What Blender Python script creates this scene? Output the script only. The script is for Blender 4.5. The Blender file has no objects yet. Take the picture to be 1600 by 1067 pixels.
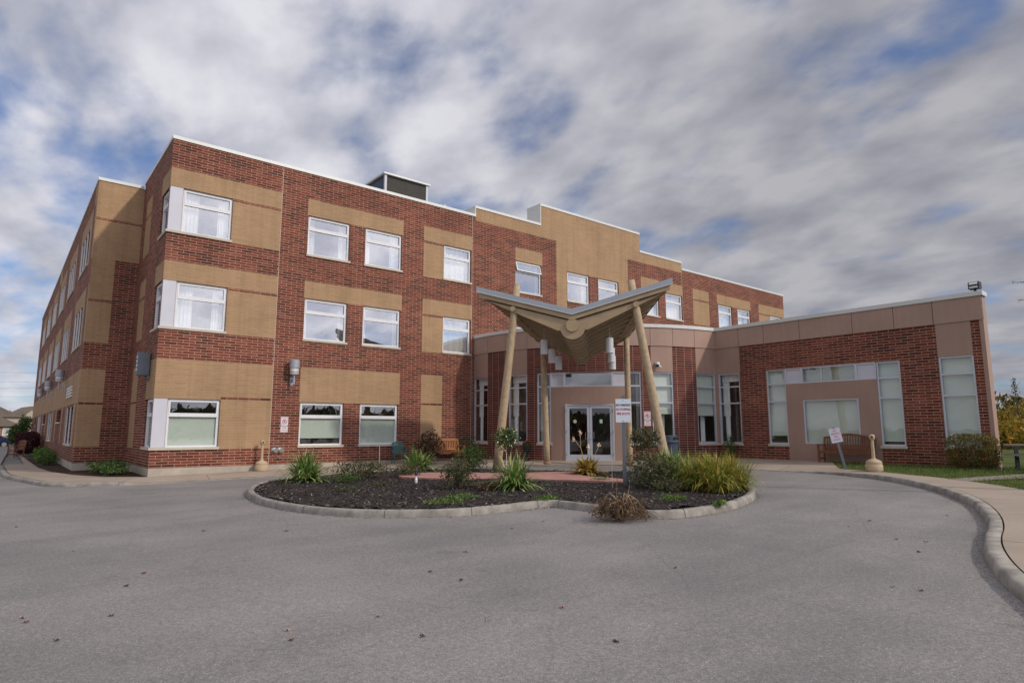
import bpy, math, random
from mathutils import Vector, Matrix, noise
from mathutils.geometry import tessellate_polygon
R = math.radians
sc = bpy.context.scene
col = sc.collection
rnd = random.Random(7)

# ------------------------------------------------------------------ camera
cam_d = bpy.data.cameras.new('camera'); cam = bpy.data.objects.new('camera', cam_d); col.objects.link(cam)
cam_d.sensor_width = 36; cam_d.lens = 22.1; cam_d.clip_end = 5000; cam_d.clip_start = 0.1
cam.location = (-4.123, -24.923, 1.6)
cam.rotation_euler = (R(90 + 7.97), 0, R(-39.01))
sc.camera = cam

# ------------------------------------------------------------------ sun and sky
SUN_EL, SUN_AZ = 35, 23           # azimuth measured from -Y towards +X
sd = Vector((math.sin(R(SUN_AZ)) * math.cos(R(SUN_EL)), -math.cos(R(SUN_AZ)) * math.cos(R(SUN_EL)), math.sin(R(SUN_EL))))
sl = bpy.data.lights.new('sun', 'SUN'); sun = bpy.data.objects.new('sun', sl); col.objects.link(sun)
sl.energy = 2.4; sl.angle = R(2.5); sl.color = (1.0, 0.92, 0.80)
sun.rotation_euler = (-sd).to_track_quat('-Z', 'Y').to_euler(); sun.location = (0, -60, 60)

w = bpy.data.worlds.new('World'); sc.world = w; w.use_nodes = True
nt = w.node_tree; nt.nodes.clear(); N = nt.nodes; L = nt.links
def wn(t, **k):
    n = N.new(t)
    for a, b in k.items(): setattr(n, a, b)
    return n
def wmath(op, a, b=None, clamp=False):
    n = wn('ShaderNodeMath', operation=op, use_clamp=clamp)
    for i, x in enumerate((a, b)):
        if x is None: continue
        if isinstance(x, (int, float)): n.inputs[i].default_value = x
        else: L.new(x, n.inputs[i])
    return n.outputs[0]
tc = wn('ShaderNodeTexCoord'); sep = wn('ShaderNodeSeparateXYZ'); L.new(tc.outputs['Generated'], sep.inputs[0])
zz = wmath('ADD', wmath('MAXIMUM', sep.outputs[2], 0.0), 0.27)
cmb = wn('ShaderNodeCombineXYZ')
L.new(wmath('DIVIDE', sep.outputs[0], zz), cmb.inputs[0]); L.new(wmath('DIVIDE', sep.outputs[1], zz), cmb.inputs[1])
def wnoise(scale, detail, rough, dist, off=(0, 0, 0), st=(1, 1, 1)):
    m = wn('ShaderNodeMapping'); m.inputs['Location'].default_value = off; m.inputs['Rotation'].default_value = (0, 0, R(35)); m.inputs['Scale'].default_value = st
    L.new(cmb.outputs[0], m.inputs[0])
    n = wn('ShaderNodeTexNoise'); n.inputs['Scale'].default_value = scale; n.inputs['Detail'].default_value = detail
    n.inputs['Roughness'].default_value = rough; n.inputs['Distortion'].default_value = dist
    L.new(m.outputs[0], n.inputs['Vector']); return n.outputs[0]
cov = wnoise(5.0, 8, 0.50, 0.08, (3.1, 1.7, 0), (1, .72, 1))
big = wnoise(0.75, 2, 0.5, 0.0, (8.0, 2.0, 0))
tone = wnoise(6.2, 6, 0.48, 0.05, (1.2, 9.4, 0), (1, .72, 1))
# clear patches
f = wmath('MULTIPLY', cov, 0.72); f = wmath('ADD', f, wmath('MULTIPLY', big, 0.30))
holes = [((-0.010, .912, .410), .985, .15), ((.367, .789, .493), .990, .13), ((.445, .694, .566), .992, .11), ((.575, .679, .458), .995, .08),
         ((.79, .358, .498), .992, .17), ((.841, .219, .496), .997, .13), ((.311, .757, .575), .994, .10), ((.03, .95, .30), .980, .11),
         ((-.01, .996, .09), .985, .15), ((.084, .87, .486), .994, .06)]
for d, c, a in holes:
    vm = wn('ShaderNodeVectorMath', operation='DOT_PRODUCT'); L.new(tc.outputs['Generated'], vm.inputs[0]); vm.inputs[1].default_value = d
    mr = wn('ShaderNodeMapRange', interpolation_type='SMOOTHSTEP'); L.new(vm.outputs['Value'], mr.inputs[0])
    mr.inputs[1].default_value = c; mr.inputs[2].default_value = 1.0; mr.inputs[3].default_value = 0; mr.inputs[4].default_value = a * .50
    f = wmath('SUBTRACT', f, mr.outputs[0])
mr = wn('ShaderNodeMapRange', interpolation_type='SMOOTHSTEP'); L.new(f, mr.inputs[0])
mr.inputs[1].default_value = 0.30; mr.inputs[2].default_value = 0.52
mr.inputs[3].default_value = .12
cloudfac = mr.outputs[0]
cr = wn('ShaderNodeValToRGB'); e = cr.color_ramp.elements
e[0].position = 0.38; e[0].color = (0.45, 0.465, 0.54, 1)
e[1].position = 0.62; e[1].color = (0.76, 0.755, 0.81, 1)
m_ = e.new(0.5); m_.color = (0.59, 0.595, 0.665, 1)
thin = wmath('ADD', wmath('MULTIPLY', tone, 0.72), wmath('MULTIPLY', f, 0.30))
L.new(thin, cr.inputs[0])
sky = wn('ShaderNodeTexSky', sky_type='NISHITA', sun_disc=False)
sky.sun_elevation = R(SUN_EL); sky.sun_rotation = R(180 - SUN_AZ); sky.air_density = 1.0; sky.dust_density = 0.6; sky.ozone_density = 4.0
tint = wn('ShaderNodeMix', data_type='RGBA', blend_type='MULTIPLY'); tint.inputs[0].default_value = 1.0
L.new(sky.outputs[0], tint.inputs[6]); tint.inputs[7].default_value = (.82, .98, 1.22, 1)
b1 = wn('ShaderNodeBackground'); L.new(tint.outputs[2], b1.inputs[0]); b1.inputs[1].default_value = 0.10
b2 = wn('ShaderNodeBackground'); L.new(cr.outputs[0], b2.inputs[0]); 
vd = wn('ShaderNodeVectorMath', operation='DOT_PRODUCT'); L.new(tc.outputs['Generated'], vd.inputs[0]); vd.inputs[1].default_value = (.955, .20, .22)
md = wn('ShaderNodeMapRange', interpolation_type='SMOOTHSTEP'); L.new(vd.outputs['Value'], md.inputs[0]); md.inputs[1].default_value = .62; md.inputs[2].default_value = 1.0; md.inputs[3].default_value = 1.14; md.inputs[4].default_value = .68
vs = wn('ShaderNodeVectorMath', operation='DOT_PRODUCT'); L.new(tc.outputs['Generated'], vs.inputs[0]); vs.inputs[1].default_value = tuple(sd)
ms_ = wn('ShaderNodeMapRange', interpolation_type='SMOOTHSTEP'); L.new(vs.outputs['Value'], ms_.inputs[0]); ms_.inputs[1].default_value = .45; ms_.inputs[2].default_value = 1.0; ms_.inputs[4].default_value = 1.1
L.new(wmath('ADD', md.outputs[0], ms_.outputs[0]), b2.inputs[1])
mx = wn('ShaderNodeMixShader'); L.new(cloudfac, mx.inputs[0]); L.new(b1.outputs[0], mx.inputs[1]); L.new(b2.outputs[0], mx.inputs[2])
wo = wn('ShaderNodeOutputWorld'); L.new(mx.outputs[0], wo.inputs[0])

sc.view_settings.view_transform = 'Standard'; sc.view_settings.look = 'None'
sc.view_settings.exposure = -0.2; sc.view_settings.gamma = 1.0
sc.render.engine = 'CYCLES'
sc.cycles.max_bounces = 8; sc.cycles.transparent_max_bounces = 16

# ------------------------------------------------------------------ materials
class NT:
    def __init__(s, name):
        s.m = bpy.data.materials.new(name); s.m.use_nodes = True; s.t = s.m.node_tree; s.t.nodes.clear()
        s.out = s.t.nodes.new('ShaderNodeOutputMaterial')
    def n(s, t, **k):
        x = s.t.nodes.new(t)
        for a, b in k.items(): setattr(x, a, b)
        return x
    def l(s, a, b): s.t.links.new(a, b)
    def pos(s, sc_=(1, 1, 1), rot=(0, 0, 0)):
        g = s.n('ShaderNodeNewGeometry'); m = s.n('ShaderNodeMapping'); m.inputs['Scale'].default_value = sc_; m.inputs['Rotation'].default_value = rot
        s.l(g.outputs['Position'], m.inputs[0]); return m.outputs[0]
    def noise(s, vec, scale, detail=4, rough=.55):
        x = s.n('ShaderNodeTexNoise'); x.inputs['Scale'].default_value = scale; x.inputs['Detail'].default_value = detail; x.inputs['Roughness'].default_value = rough
        s.l(vec, x.inputs['Vector']); return x.outputs[0]
    def ramp(s, fac, stops):
        x = s.n('ShaderNodeValToRGB'); e = x.color_ramp.elements
        while len(e) < len(stops): e.new(0.5)
        for q, (p, c) in zip(e, stops): q.position = p; q.color = tuple(c) + (1,) if len(c) == 3 else c
        s.l(fac, x.inputs[0]); return x.outputs[0]
    def mix(s, fac, a, b, mode='MIX'):
        x = s.n('ShaderNodeMix', data_type='RGBA', blend_type=mode)
        for i, v in ((0, fac), (6, a), (7, b)):
            if isinstance(v, (int, float)): x.inputs[i].default_value = v
            elif isinstance(v, tuple): x.inputs[i].default_value = v + (1,)
            else: s.l(v, x.inputs[i])
        return x.outputs[2]
    def bump(s, h, strength=.3, dist=.01):
        x = s.n('ShaderNodeBump'); x.inputs['Strength'].default_value = strength; x.inputs['Distance'].default_value = dist; s.l(h, x.inputs['Height']); return x.outputs[0]
    def prin(s, colr, rough=.8, metal=0., spec=.3, normal=None, sheen=None):
        p = s.n('ShaderNodeBsdfPrincipled')
        if isinstance(colr, tuple): p.inputs['Base Color'].default_value = colr + (1,)
        else: s.l(colr, p.inputs['Base Color'])
        if isinstance(rough, float): p.inputs['Roughness'].default_value = rough
        else: s.l(rough, p.inputs['Roughness'])
        p.inputs['Metallic'].default_value = metal; p.inputs['Specular IOR Level'].default_value = spec
        if normal: s.l(normal, p.inputs['Normal'])
        s.l(p.outputs[0], s.out.inputs[0]); return p
def sca(c, k): return tuple(min(1, x * k) for x in c)
def M(name, c, rough=.75, var=.18, scale=2.5, bump=0., bscale=60, metal=0., spec=.3):
    t = NT(name); p = t.pos()
    n1 = t.noise(p, scale, 5, .6)
    cc = t.ramp(n1, [(.25, sca(c, 1 - var)), (.75, sca(c, 1 + var))])
    nb = t.bump(t.noise(p, bscale, 4), bump, .01) if bump else None
    t.prin(cc, rough, metal, spec, nb); return t.m
def panel(name, c):
    t = NT(name); p = t.pos()
    cc = t.ramp(t.noise(p, .8, 4), [(.3, sca(c, .93)), (.7, sca(c, 1.07))])
    cc = t.mix(.8, cc, t.ramp(t.noise(t.pos((3, 3, .15)), 2.2, 5, .65), [(.32, (.92, .915, .91)), (.55, (1, 1, 1)), (.75, (1.02, 1.02, 1.02))]), 'MULTIPLY')
    cc = t.mix(.4, cc, t.ramp(t.noise(p, 30, 3), [(.3, (.88, .88, .88)), (.7, (1.1, 1.1, 1.1))]), 'MULTIPLY')
    t.prin(cc, .55, 0, .3, t.bump(t.noise(p, 2, 3), .15, .02)); return t.m
def brick(name, tones, mortar, rough=.85, stack=False, weather=.2, mort=.017):
    t = NT(name); uv = t.n('ShaderNodeUVMap'); uv.uv_map = 'UVMap'
    b = t.n('ShaderNodeTexBrick'); b.offset = 0.0 if stack else 0.5; b.squash = 1.0
    b.inputs['Scale'].default_value = 1; b.inputs['Brick Width'].default_value = .40; b.inputs['Row Height'].default_value = .10
    b.inputs['Mortar Size'].default_value = mort * .5; b.inputs['Mortar Smooth'].default_value = .25; b.inputs['Bias'].default_value = 0
    b.inputs['Color1'].default_value = (0, 0, 0, 1); b.inputs['Color2'].default_value = (1, 1, 1, 1); b.inputs['Mortar'].default_value = (.5, .5, .5, 1)
    t.l(uv.outputs[0], b.inputs['Vector'])
    k = len(tones); cc = t.ramp(b.outputs['Color'], [((i + .5) / k if i else .12, c) for i, c in enumerate(tones)])
    p = t.pos()
    cc = t.mix(.35, cc, t.ramp(t.noise(p, 26, 3), [(.3, (.6, .6, .6)), (.7, (1.25, 1.25, 1.25))]), 'MULTIPLY')
    cc = t.mix(b.outputs['Fac'], cc, mortar)
    wv = t.ramp(t.noise(p, .55, 4, .6), [(.3, (1 - weather,) * 3), (.7, (1 + weather * .6,) * 3)])
    cc = t.mix(1.0, cc, wv, 'MULTIPLY')
    st = t.ramp(t.noise(t.pos((2.2, 2.2, .12)), 1.6, 5, .6), [(.36, (.86, .86, .86)), (.55, (1.0, 1.0, 1.0))])
    cc = t.mix(.8, cc, st, 'MULTIPLY')
    inv = t.n('ShaderNodeMath', operation='SUBTRACT'); inv.inputs[0].default_value = 1; t.l(b.outputs['Fac'], inv.inputs[1])
    t.prin(cc, rough, 0, .2, t.bump(inv.outputs[0], .7, .008)); return t.m
RED = brick('red_brick', [(.10, .034, .024), (.155, .039, .025), (.185, .046, .029), (.205, .054, .034), (.23, .072, .045)], (.50, .345, .255))
YEL = brick('yellow_brick', [(.385, .242, .135), (.395, .25, .141), (.41, .26, .148), (.42, .268, .153)], (.45, .31, .19), weather=.12)
REDS = brick('stack_brick', [(.10, .030, .024), (.135, .034, .026), (.165, .042, .030)], (.58, .44, .36), stack=True, mort=.013)
CONC = M('concrete', (.40, .35, .29), .9, .2, 1.8, .4, 40)
WALKC = M('walk_concrete', (.33, .265, .21), .9, .16, .8, .3, 50)
KERBC = M('kerb_concrete', (.27, .245, .215), .92, .48, 3.2, .6, 35)
SILL = M('sill_stone', (.52, .46, .38), .85, .12, 3, .2)
BEIGE = panel('beige_panel', (.36, .235, .185))
BEIGE2 = panel('fascia_brown', (.39, .26, .205))
WHITE = M('white_frame', (.74, .74, .76), .45, .04, 2)
ALU = M('aluminium', (.55, .56, .62), .38, .04, 3, metal=.25)
WPANEL = M('white_panel', (.56, .555, .61), .5, .05, 2)
COPE = M('coping_metal', (.62, .62, .60), .45, .06, 1.2, metal=.1)
GREYM = M('grey_metal', (.27, .31, .36), .45, .06, 1.5, metal=.2)
FASG = M('fascia_grey', (.36, .39, .43), .4, .06, 1.5, metal=.15)
DARK = M('dark_joint', (.03, .025, .022), .9)
TAN = M('tan_paint', (.39, .29, .18), .6, .16, 2.2, .15, 30)
TANP = M('tan_post', (.42, .315, .20), .6, .24, 7, .35, 25)
ROOFM = M('roof_membrane', (.2, .2, .2), .9)
ROOM = M('room_wall', (.42, .40, .36), .9)
ROOMD = M('room_floor', (.16, .13, .10), .9)
SHEER = M('sheer_curtain', (.92, .92, .91), .95, .05, 3)
BLIND = M('blind_fabric', (.60, .66, .60), .9, .03, 3)
PINK = M('pink_paving', (.37, .195, .165), .85, .2, 3, .3, 30)
LAMPG = M('lamp_grey', (.38, .39, .44), .4, .05, 3, metal=.3)
LENS = M('lamp_glass', (.62, .62, .60), .15, .15, 20, spec=.8)
BLACKP = M('black_plastic', (.025, .028, .032), .45)
BINM = M('bin_plastic', (.055, .075, .105), .5, .1)
PLG = M('green_plastic', (.05, .13, .12), .45)
WOODO = M('orange_wood', (.42, .18, .07), .6, .25, 8, .2)
WOODB = M('brown_wood', (.20, .075, .035), .6, .25, 8, .2)
STONE = M('sand_resin', (.46, .35, .23), .75, .12, 6, .2)
CHROME = M('chrome', (.75, .75, .75), .15, .02, 3, metal=1.)
SIGNW = M('sign_white', (.66, .70, .78), .4, .05, 6)
SIGNR = M('sign_red', (.45, .03, .04), .5)
SIGNK = M('sign_black', (.02, .02, .03), .5)
POSTM = M('galvanised_post', (.16, .18, .21), .5, .1, 6, metal=.4)
BLUEC = M('car_blue', (.02, .05, .16), .25, .03, 1, spec=.6)
RUB = M('rubber', (.02, .02, .02), .8)
HOUSEW = M('house_siding', (.40, .34, .28), .9)
HOUSEO = M('house_brick', (.30, .15, .09), .9)
HROOF = M('shingle', (.16, .13, .11), .9, .2, .8)
BARK = M('bark', (.13, .10, .07), .95, .3, 6, .5, 20)
DOORIN = M('maroon_board', (.09, .015, .018), .7)
HVAC = M('hvac_mesh', (.06, .055, .048), .8, .15, 3, .6, 60)
HVACB = M('hvac_side', (.035, .045, .10), .5)
FLOWR = M('red_flower', (.50, .05, .05), .7)
FLOWP = M('pale_flower', (.75, .60, .42), .7)
YELP = M('pale_wood', (.6, .5, .42), .7)

def asphalt():
    t = NT('asphalt'); p = t.pos()
    v = t.n('ShaderNodeTexVoronoi'); v.inputs['Scale'].default_value = 120; t.l(p, v.inputs['Vector'])
    sp = t.ramp(v.outputs['Color'], [(.05, (.155, .146, .142)), (.45, (.212, .200, .195)), (.8, (.262, .248, .242)), (.97, (.42, .40, .39))])
    mid = t.ramp(t.noise(p, 22, 4, .7), [(.3, (.78, .78, .78)), (.7, (1.18, 1.17, 1.16))])
    c = t.mix(1, sp, mid, 'MULTIPLY')
    bigp = t.ramp(t.noise(t.pos((1, 1, 1)), .32, 5, .62), [(.30, (.80, .80, .81)), (.5, (1, .99, .975)), (.72, (1.22, 1.20, 1.17))])
    c = t.mix(1, c, bigp, 'MULTIPLY')
    # worn wheel tracks circling the island, stains
    streak = t.ramp(t.noise(t.pos((.25, 1.2, 1), (0, 0, R(25))), 1.1, 4, .6), [(.35, (.94, .94, .945)), (.6, (1.04, 1.035, 1.03))])
    c = t.mix(1, c, streak, 'MULTIPLY')
    spots = t.ramp(t.noise(p, 1.7, 3, .5), [(.68, (1, 1, 1)), (.76, (.86, .85, .84))])
    c = t.mix(1, c, spots, 'MULTIPLY')
    # fine cracks
    vc = t.n('ShaderNodeTexVoronoi', feature='DISTANCE_TO_EDGE'); vc.inputs['Scale'].default_value = .19
    nz = t.n('ShaderNodeTexNoise'); nz.inputs['Scale'].default_value = 1.4; nz.inputs['Detail'].default_value = 6; t.l(p, nz.inputs['Vector'])
    t.l(t.mix(.14, p, nz.outputs[1], 'ADD'), vc.inputs['Vector'])
    ck = t.ramp(vc.outputs[0], [(.0, (.62, .60, .59)), (.0018, (1, 1, 1))])
    c = t.mix(.3, c, ck, 'MULTIPLY')
    t.prin(c, .88, 0, .25, t.bump(v.outputs['Distance'], .5, .006)); return t.m
ASPH = asphalt()
def grassm(name, a, b, s=.8):
    t = NT(name); p = t.pos()
    c = t.ramp(t.noise(p, s, 6, .65), [(.3, a), (.7, b)])
    c = t.mix(1, c, t.ramp(t.noise(p, 40, 3), [(.3, (.6, .6, .6)), (.7, (1.3, 1.3, 1.3))]), 'MULTIPLY')
    t.prin(c, .95, 0, .1, t.bump(t.noise(p, 60, 3), .6, .03)); return t.m
GRASS = grassm('lawn_soil', (.045, .085, .018), (.12, .13, .045))
FIELD = grassm('field', (.07, .10, .03), (.16, .14, .06), .1)
MULCH = grassm('mulch_soil', (.024, .020, .019), (.065, .052, .047), 5)
def foliage(name, stops, rough=.65, trans=.25):
    t = NT(name); g = t.n('ShaderNodeNewGeometry')
    c = t.ramp(g.outputs['Random Per Island'], stops)
    c = t.mix(.6, c, t.ramp(t.noise(t.pos(), 4, 3), [(.3, (.65, .65, .65)), (.7, (1.3, 1.3, 1.3))]), 'MULTIPLY')
    p = t.prin(c, rough, 0, .25)
    tr = t.n('ShaderNodeBsdfTranslucent'); t.l(c, tr.inputs[0]); ms = t.n('ShaderNodeMixShader'); ms.inputs[0].default_value = trans
    t.l(p.outputs[0], ms.inputs[1]); t.l(tr.outputs[0], ms.inputs[2]); t.l(ms.outputs[0], t.out.inputs[0]); return t.m
YUCCA = foliage('yucca_leaf', [(0, (.07, .15, .035)), (.4, (.15, .25, .06)), (.7, (.28, .36, .11)), (.92, (.52, .48, .22))])
REED = foliage('daylily_leaf', [(0, (.08, .14, .02)), (.4, (.22, .26, .04)), (.7, (.42, .36, .06)), (.93, (.52, .34, .10))])
GRNL = foliage('green_leaf', [(0, (.02, .05, .015)), (.5, (.05, .10, .025)), (.9, (.12, .17, .04))])
GRNB = foliage('bright_leaf', [(0, (.05, .11, .02)), (.5, (.10, .19, .03)), (.9, (.22, .30, .06))])
DUSK = foliage('dusky_leaf', [(0, (.03, .045, .02)), (.5, (.07, .09, .035)), (.9, (.16, .13, .06))])
REDL = foliage('red_leaf', [(0, (.06, .014, .012)), (.5, (.13, .028, .022)), (.9, (.22, .06, .035))])
MARL = foliage('maroon_leaf', [(0, (.025, .008, .010)), (.6, (.06, .014, .018)), (.95, (.12, .03, .03))])
AUTL = foliage('autumn_leaf', [(0, (.10, .11, .02)), (.4, (.30, .24, .03)), (.7, (.42, .29, .04)), (.95, (.40, .18, .03))])
BRNL = foliage('brown_leaf', [(0, (.04, .026, .018)), (.5, (.10, .06, .035)), (.9, (.24, .15, .08))])
YELL = foliage('yellow_leaf', [(0, (.22, .17, .03)), (.5, (.42, .29, .06)), (.8, (.50, .30, .10)), (.95, (.15, .20, .05))])
HEDR = foliage('hedge_leaf', [(0, (.06, .075, .02)), (.5, (.13, .13, .03)), (.8, (.22, .15, .03)), (.95, (.24, .08, .03))])
FARL = foliage('far_leaf', [(0, (.03, .045, .02)), (.5, (.07, .08, .03)), (.8, (.17, .13, .04)), (.95, (.22, .14, .04))])
CHIP = foliage('bark_chip', [(0, (.014, .012, .012)), (.5, (.042, .034, .032)), (.85, (.11, .092, .084)), (.99, (.25, .23, .21))], trans=0)
PINEL = foliage('pine_needle', [(0, (.015, .03, .015)), (.9, (.05, .08, .03))])
def glass(name, refl, tint=.72, blue=1.0):
    t = NT(name); p = t.pos()
    g = t.n('ShaderNodeBsdfGlossy'); g.inputs['Roughness'].default_value = .012; g.inputs[0].default_value = (.90, .90, .93 * blue, 1)
    tr = t.n('ShaderNodeBsdfTransparent'); tr.inputs[0].default_value = (tint, tint * 1.02, tint, 1)
    nb = t.bump(t.noise(p, 1.3, 2), .10, .02); t.l(nb, g.inputs['Normal'])
    lw = t.n('ShaderNodeLayerWeight'); lw.inputs[0].default_value = .5
    pw = t.n('ShaderNodeMath', operation='POWER'); t.l(lw.outputs['Facing'], pw.inputs[0]); pw.inputs[1].default_value = 4.0
    a = t.n('ShaderNodeMapRange'); t.l(pw.outputs[0], a.inputs[0]); a.inputs[3].default_value = refl; a.inputs[4].default_value = 1
    ms = t.n('ShaderNodeMixShader'); t.l(a.outputs[0], ms.inputs[0]); t.l(tr.outputs[0], ms.inputs[1]); t.l(g.outputs[0], ms.inputs[2])
    t.l(ms.outputs[0], t.out.inputs[0]); return t.m
GLU = glass('upper_glass', .50, .95)
GLL = glass('lower_glass', .09, .92)
GLD = glass('door_glass', .12, .6)
GLG = glass('ground_glass', .22, .95)

# ------------------------------------------------------------------ mesh builder
class MB:
    def __init__(s): s.v = []; s.f = []; s.m = []; s.uv = []
    def face(s, pts, mi=0, uv=None):
        i = len(s.v); s.v += [tuple(p) for p in pts]; s.f.append(tuple(range(i, i + len(pts)))); s.m.append(mi)
        s.uv += list(uv) if uv else [(0, 0)] * len(pts)
    def box(s, x0, x1, y0, y1, z0, z1, mi=0, T=None):
        P = [(x, y, z) for x in (x0, x1) for y in (y0, y1) for z in (z0, z1)]
        if T: P = [T(*p) for p in P]
        for q in ((0, 1, 3, 2), (4, 6, 7, 5), (0, 4, 5, 1), (2, 3, 7, 6), (0, 2, 6, 4), (1, 5, 7, 3)): s.face([P[i] for i in q], mi)
    def tube(s, pts, rad, seg=8, mi=0, cap=True):
        pts = [Vector(p) for p in pts]; rads = rad if isinstance(rad, (list, tuple)) else [rad] * len(pts)
        i0 = len(s.v); n = len(pts); ref = None
        for k, p in enumerate(pts):
            d = (pts[min(k + 1, n - 1)] - pts[max(k - 1, 0)]).normalized()
            if ref is None:
                ref = d.orthogonal().normalized()
            a = (ref - d * ref.dot(d)).normalized(); ref = a; b = d.cross(a)
            for j in range(seg):
                t = 2 * math.pi * j / seg; s.v.append(tuple(p + (a * math.cos(t) + b * math.sin(t)) * rads[k]))
        for k in range(n - 1):
            for j in range(seg):
                A = i0 + k * seg + j; B = i0 + k * seg + (j + 1) % seg
                s.f.append((A, B, B + seg, A + seg)); s.m.append(mi); s.uv += [(0, 0)] * 4
        if cap:
            s.f.append(tuple(i0 + j for j in range(seg))[::-1]); s.m.append(mi); s.uv += [(0, 0)] * seg
            s.f.append(tuple(i0 + (n - 1) * seg + j for j in range(seg))); s.m.append(mi); s.uv += [(0, 0)] * seg
    def lathe(s, c, prof, seg=20, mi=0):
        i0 = len(s.v); n = len(prof)
        for r_, z in prof:
            for j in range(seg):
                t = 2 * math.pi * j / seg; s.v.append((c[0] + r_ * math.cos(t), c[1] + r_ * math.sin(t), c[2] + z))
        for k in range(n - 1):
            for j in range(seg):
                A = i0 + k * seg + j; B = i0 + k * seg + (j + 1) % seg
                s.f.append((A, B, B + seg, A + seg)); s.m.append(mi); s.uv += [(0, 0)] * 4
    def poly(s, pts, z, mi=0, uvs=1.0):
        P = [Vector((p[0], p[1], z(p[0], p[1]) if callable(z) else z)) for p in pts]
        i0 = len(s.v); s.v += [tuple(p) for p in P]
        for t in tessellate_polygon([P]):
            a, b, c = [P[i] for i in t]
            if (b - a).cross(c - a).z < 0: t = t[::-1]
            s.f.append(tuple(i0 + i for i in t)); s.m.append(mi); s.uv += [(P[i].x, P[i].y) for i in t]
    def prism(s, outline, frame, d0, d1, mi=0):
        # outline: list of (a, b); frame(a, b, d) -> world
        A = [frame(a, b, d0) for a, b in outline]; B = [frame(a, b, d1) for a, b in outline]; n = len(outline)
        P = [Vector((a, b, 0)) for a, b in outline]
        for t in tessellate_polygon([P]):
            s.face([A[i] for i in t], mi); s.face([B[i] for i in reversed(t)], mi)
        for i in range(n): s.face([A[i], A[(i + 1) % n], B[(i + 1) % n], B[i]], mi)
    def obj(s, name, mats, parent=None, smooth=False, loc=None, fix=False):
        me = bpy.data.meshes.new(name)
        off = Vector(loc) if loc else None
        vs = [tuple(Vector(v) - off) for v in s.v] if loc else s.v
        me.from_pydata(vs, [], s.f)
        for m in (mats if isinstance(mats, (list, tuple)) else [mats]): me.materials.append(m)
        me.polygons.foreach_set('material_index', s.m)
        u = me.uv_layers.new(name='UVMap'); u.data.foreach_set('uv', [c for q in s.uv for c in q])
        if smooth: me.polygons.foreach_set('use_smooth', [True] * len(me.polygons))
        if fix:
            import bmesh
            bm = bmesh.new(); bm.from_mesh(me); bmesh.ops.remove_doubles(bm, verts=bm.verts, dist=1e-4); bmesh.ops.recalc_face_normals(bm, faces=bm.faces); bm.to_mesh(me); bm.free()
        o = bpy.data.objects.new(name, me); col.objects.link(o)
        if loc and not parent: o.location = loc
        if parent: o.parent = parent
        return o
def tag(o, label=None, cat=None, group=None, kind=None):
    if label: o['label'] = label
    if cat: o['category'] = cat
    if group: o['group'] = group
    if kind: o['kind'] = kind
    return o
def thing(name, label, cat, loc=(0, 0, 0), rz=0, group=None):
    o = bpy.data.objects.new(name, None); col.objects.link(o); o.empty_display_size = .2
    o.location = loc; o.rotation_euler = (0, 0, rz); return tag(o, label, cat, group)
def dup(o, parent=None):
    c = o.copy(); col.objects.link(c); c.parent = parent
    for ch in list(o.children): dup(ch, c)
    return c
def gs(x, y=0): return .0185 * max(-10, min(22, x))      # pavement level

# ------------------------------------------------------------------ ground, road, pavements
def struct(o): o['kind'] = 'structure'; return o
g = MB()
xs = [-900, -300, -60, -10, 0, 22, 60, 300, 900]; ys = [-900, -200, 0, 200, 900]
for i in range(len(xs) - 1):
    for j in range(len(ys) - 1):
        q = [(xs[i], ys[j]), (xs[i + 1], ys[j]), (xs[i + 1], ys[j + 1]), (xs[i], ys[j + 1])]
        g.face([(x, y, gs(x) - .20) for x, y in q])
struct(g.obj('ground', FIELD))
g = MB()
for x0, x1 in ((-60, -10), (-10, 22), (22, 30)):
    g.face([(x, y, gs(x) - .12) for x, y in ((x0, -70), (x1, -70), (x1, 62), (x0, 62))])
struct(g.obj('asphalt_drive', ASPH))

WL = [(-3.95, 14.0), (-3.89, 6.54), (-3.62, 4.2), (-3.24, 2.08), (-2.97, .5), (-2.67, -.37), (-2.30, -.75), (-1.89, -.98), (-1.14, -1.45)]
WM = [(-.28, -1.80), (1.1, -1.68), (2.4, -1.85), (4.1, -2.10), (8.25, -2.43), (10.39, -2.93), (12.56, -4.33), (13.95, -5.36), (15.35, -7.3), (15.95, -8.8), (16.48, -10.87), (16.68, -12.65)]
WR = [(16.75, -14.2), (16.55, -15.6), (15.95, -16.9), (15.11, -17.95), (13.95, -19.0), (12.63, -19.87), (11.5, -20.5), (10.27, -21.03), (8.9, -21.50), (7.7, -21.82), (6.75, -22.0), (5.78, -22.25), (4.71, -22.62), (3.83, -23.02), (2.2, -23.85), (-.5, -25.4), (-3, -27.2)]
def smooth(P, it=2):
    for _ in range(it):
        Q = [P[0]]
        for a, b in zip(P[:-1], P[1:]):
            Q += [(.75 * a[0] + .25 * b[0], .75 * a[1] + .25 * b[1]), (.25 * a[0] + .75 * b[0], .25 * a[1] + .75 * b[1])]
        P = Q + [P[-1]]
    return P
def offs(P, d):
    out = []
    for i, p in enumerate(P):
        a = Vector(P[max(i - 1, 0)]); b = Vector(P[min(i + 1, len(P) - 1)]); t = (b - a).normalized(); n = Vector((-t.y, t.x)); out.append((p[0] + n.x * d, p[1] + n.y * d))
    return out
# left side of travel = building side
allp = smooth(WL + WM + WR, 2)
nall = len(allp)
def kh(p):                                     # kerb height above the road along the walk edge
    def near(q, a, b): return max(0, min(1, (q - a) / (b - a)))
    if p[0] < 3 and p[1] > -5: return .02 + .10 * near(-p[0], .2, 1.3)
    if p[1] < -13: return .02 + .11 * near(-p[1], 13.5, 17.0)
    return .02
KW = .19
inner = offs(allp, KW + .02); deep = offs(allp, 1.0)
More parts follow.
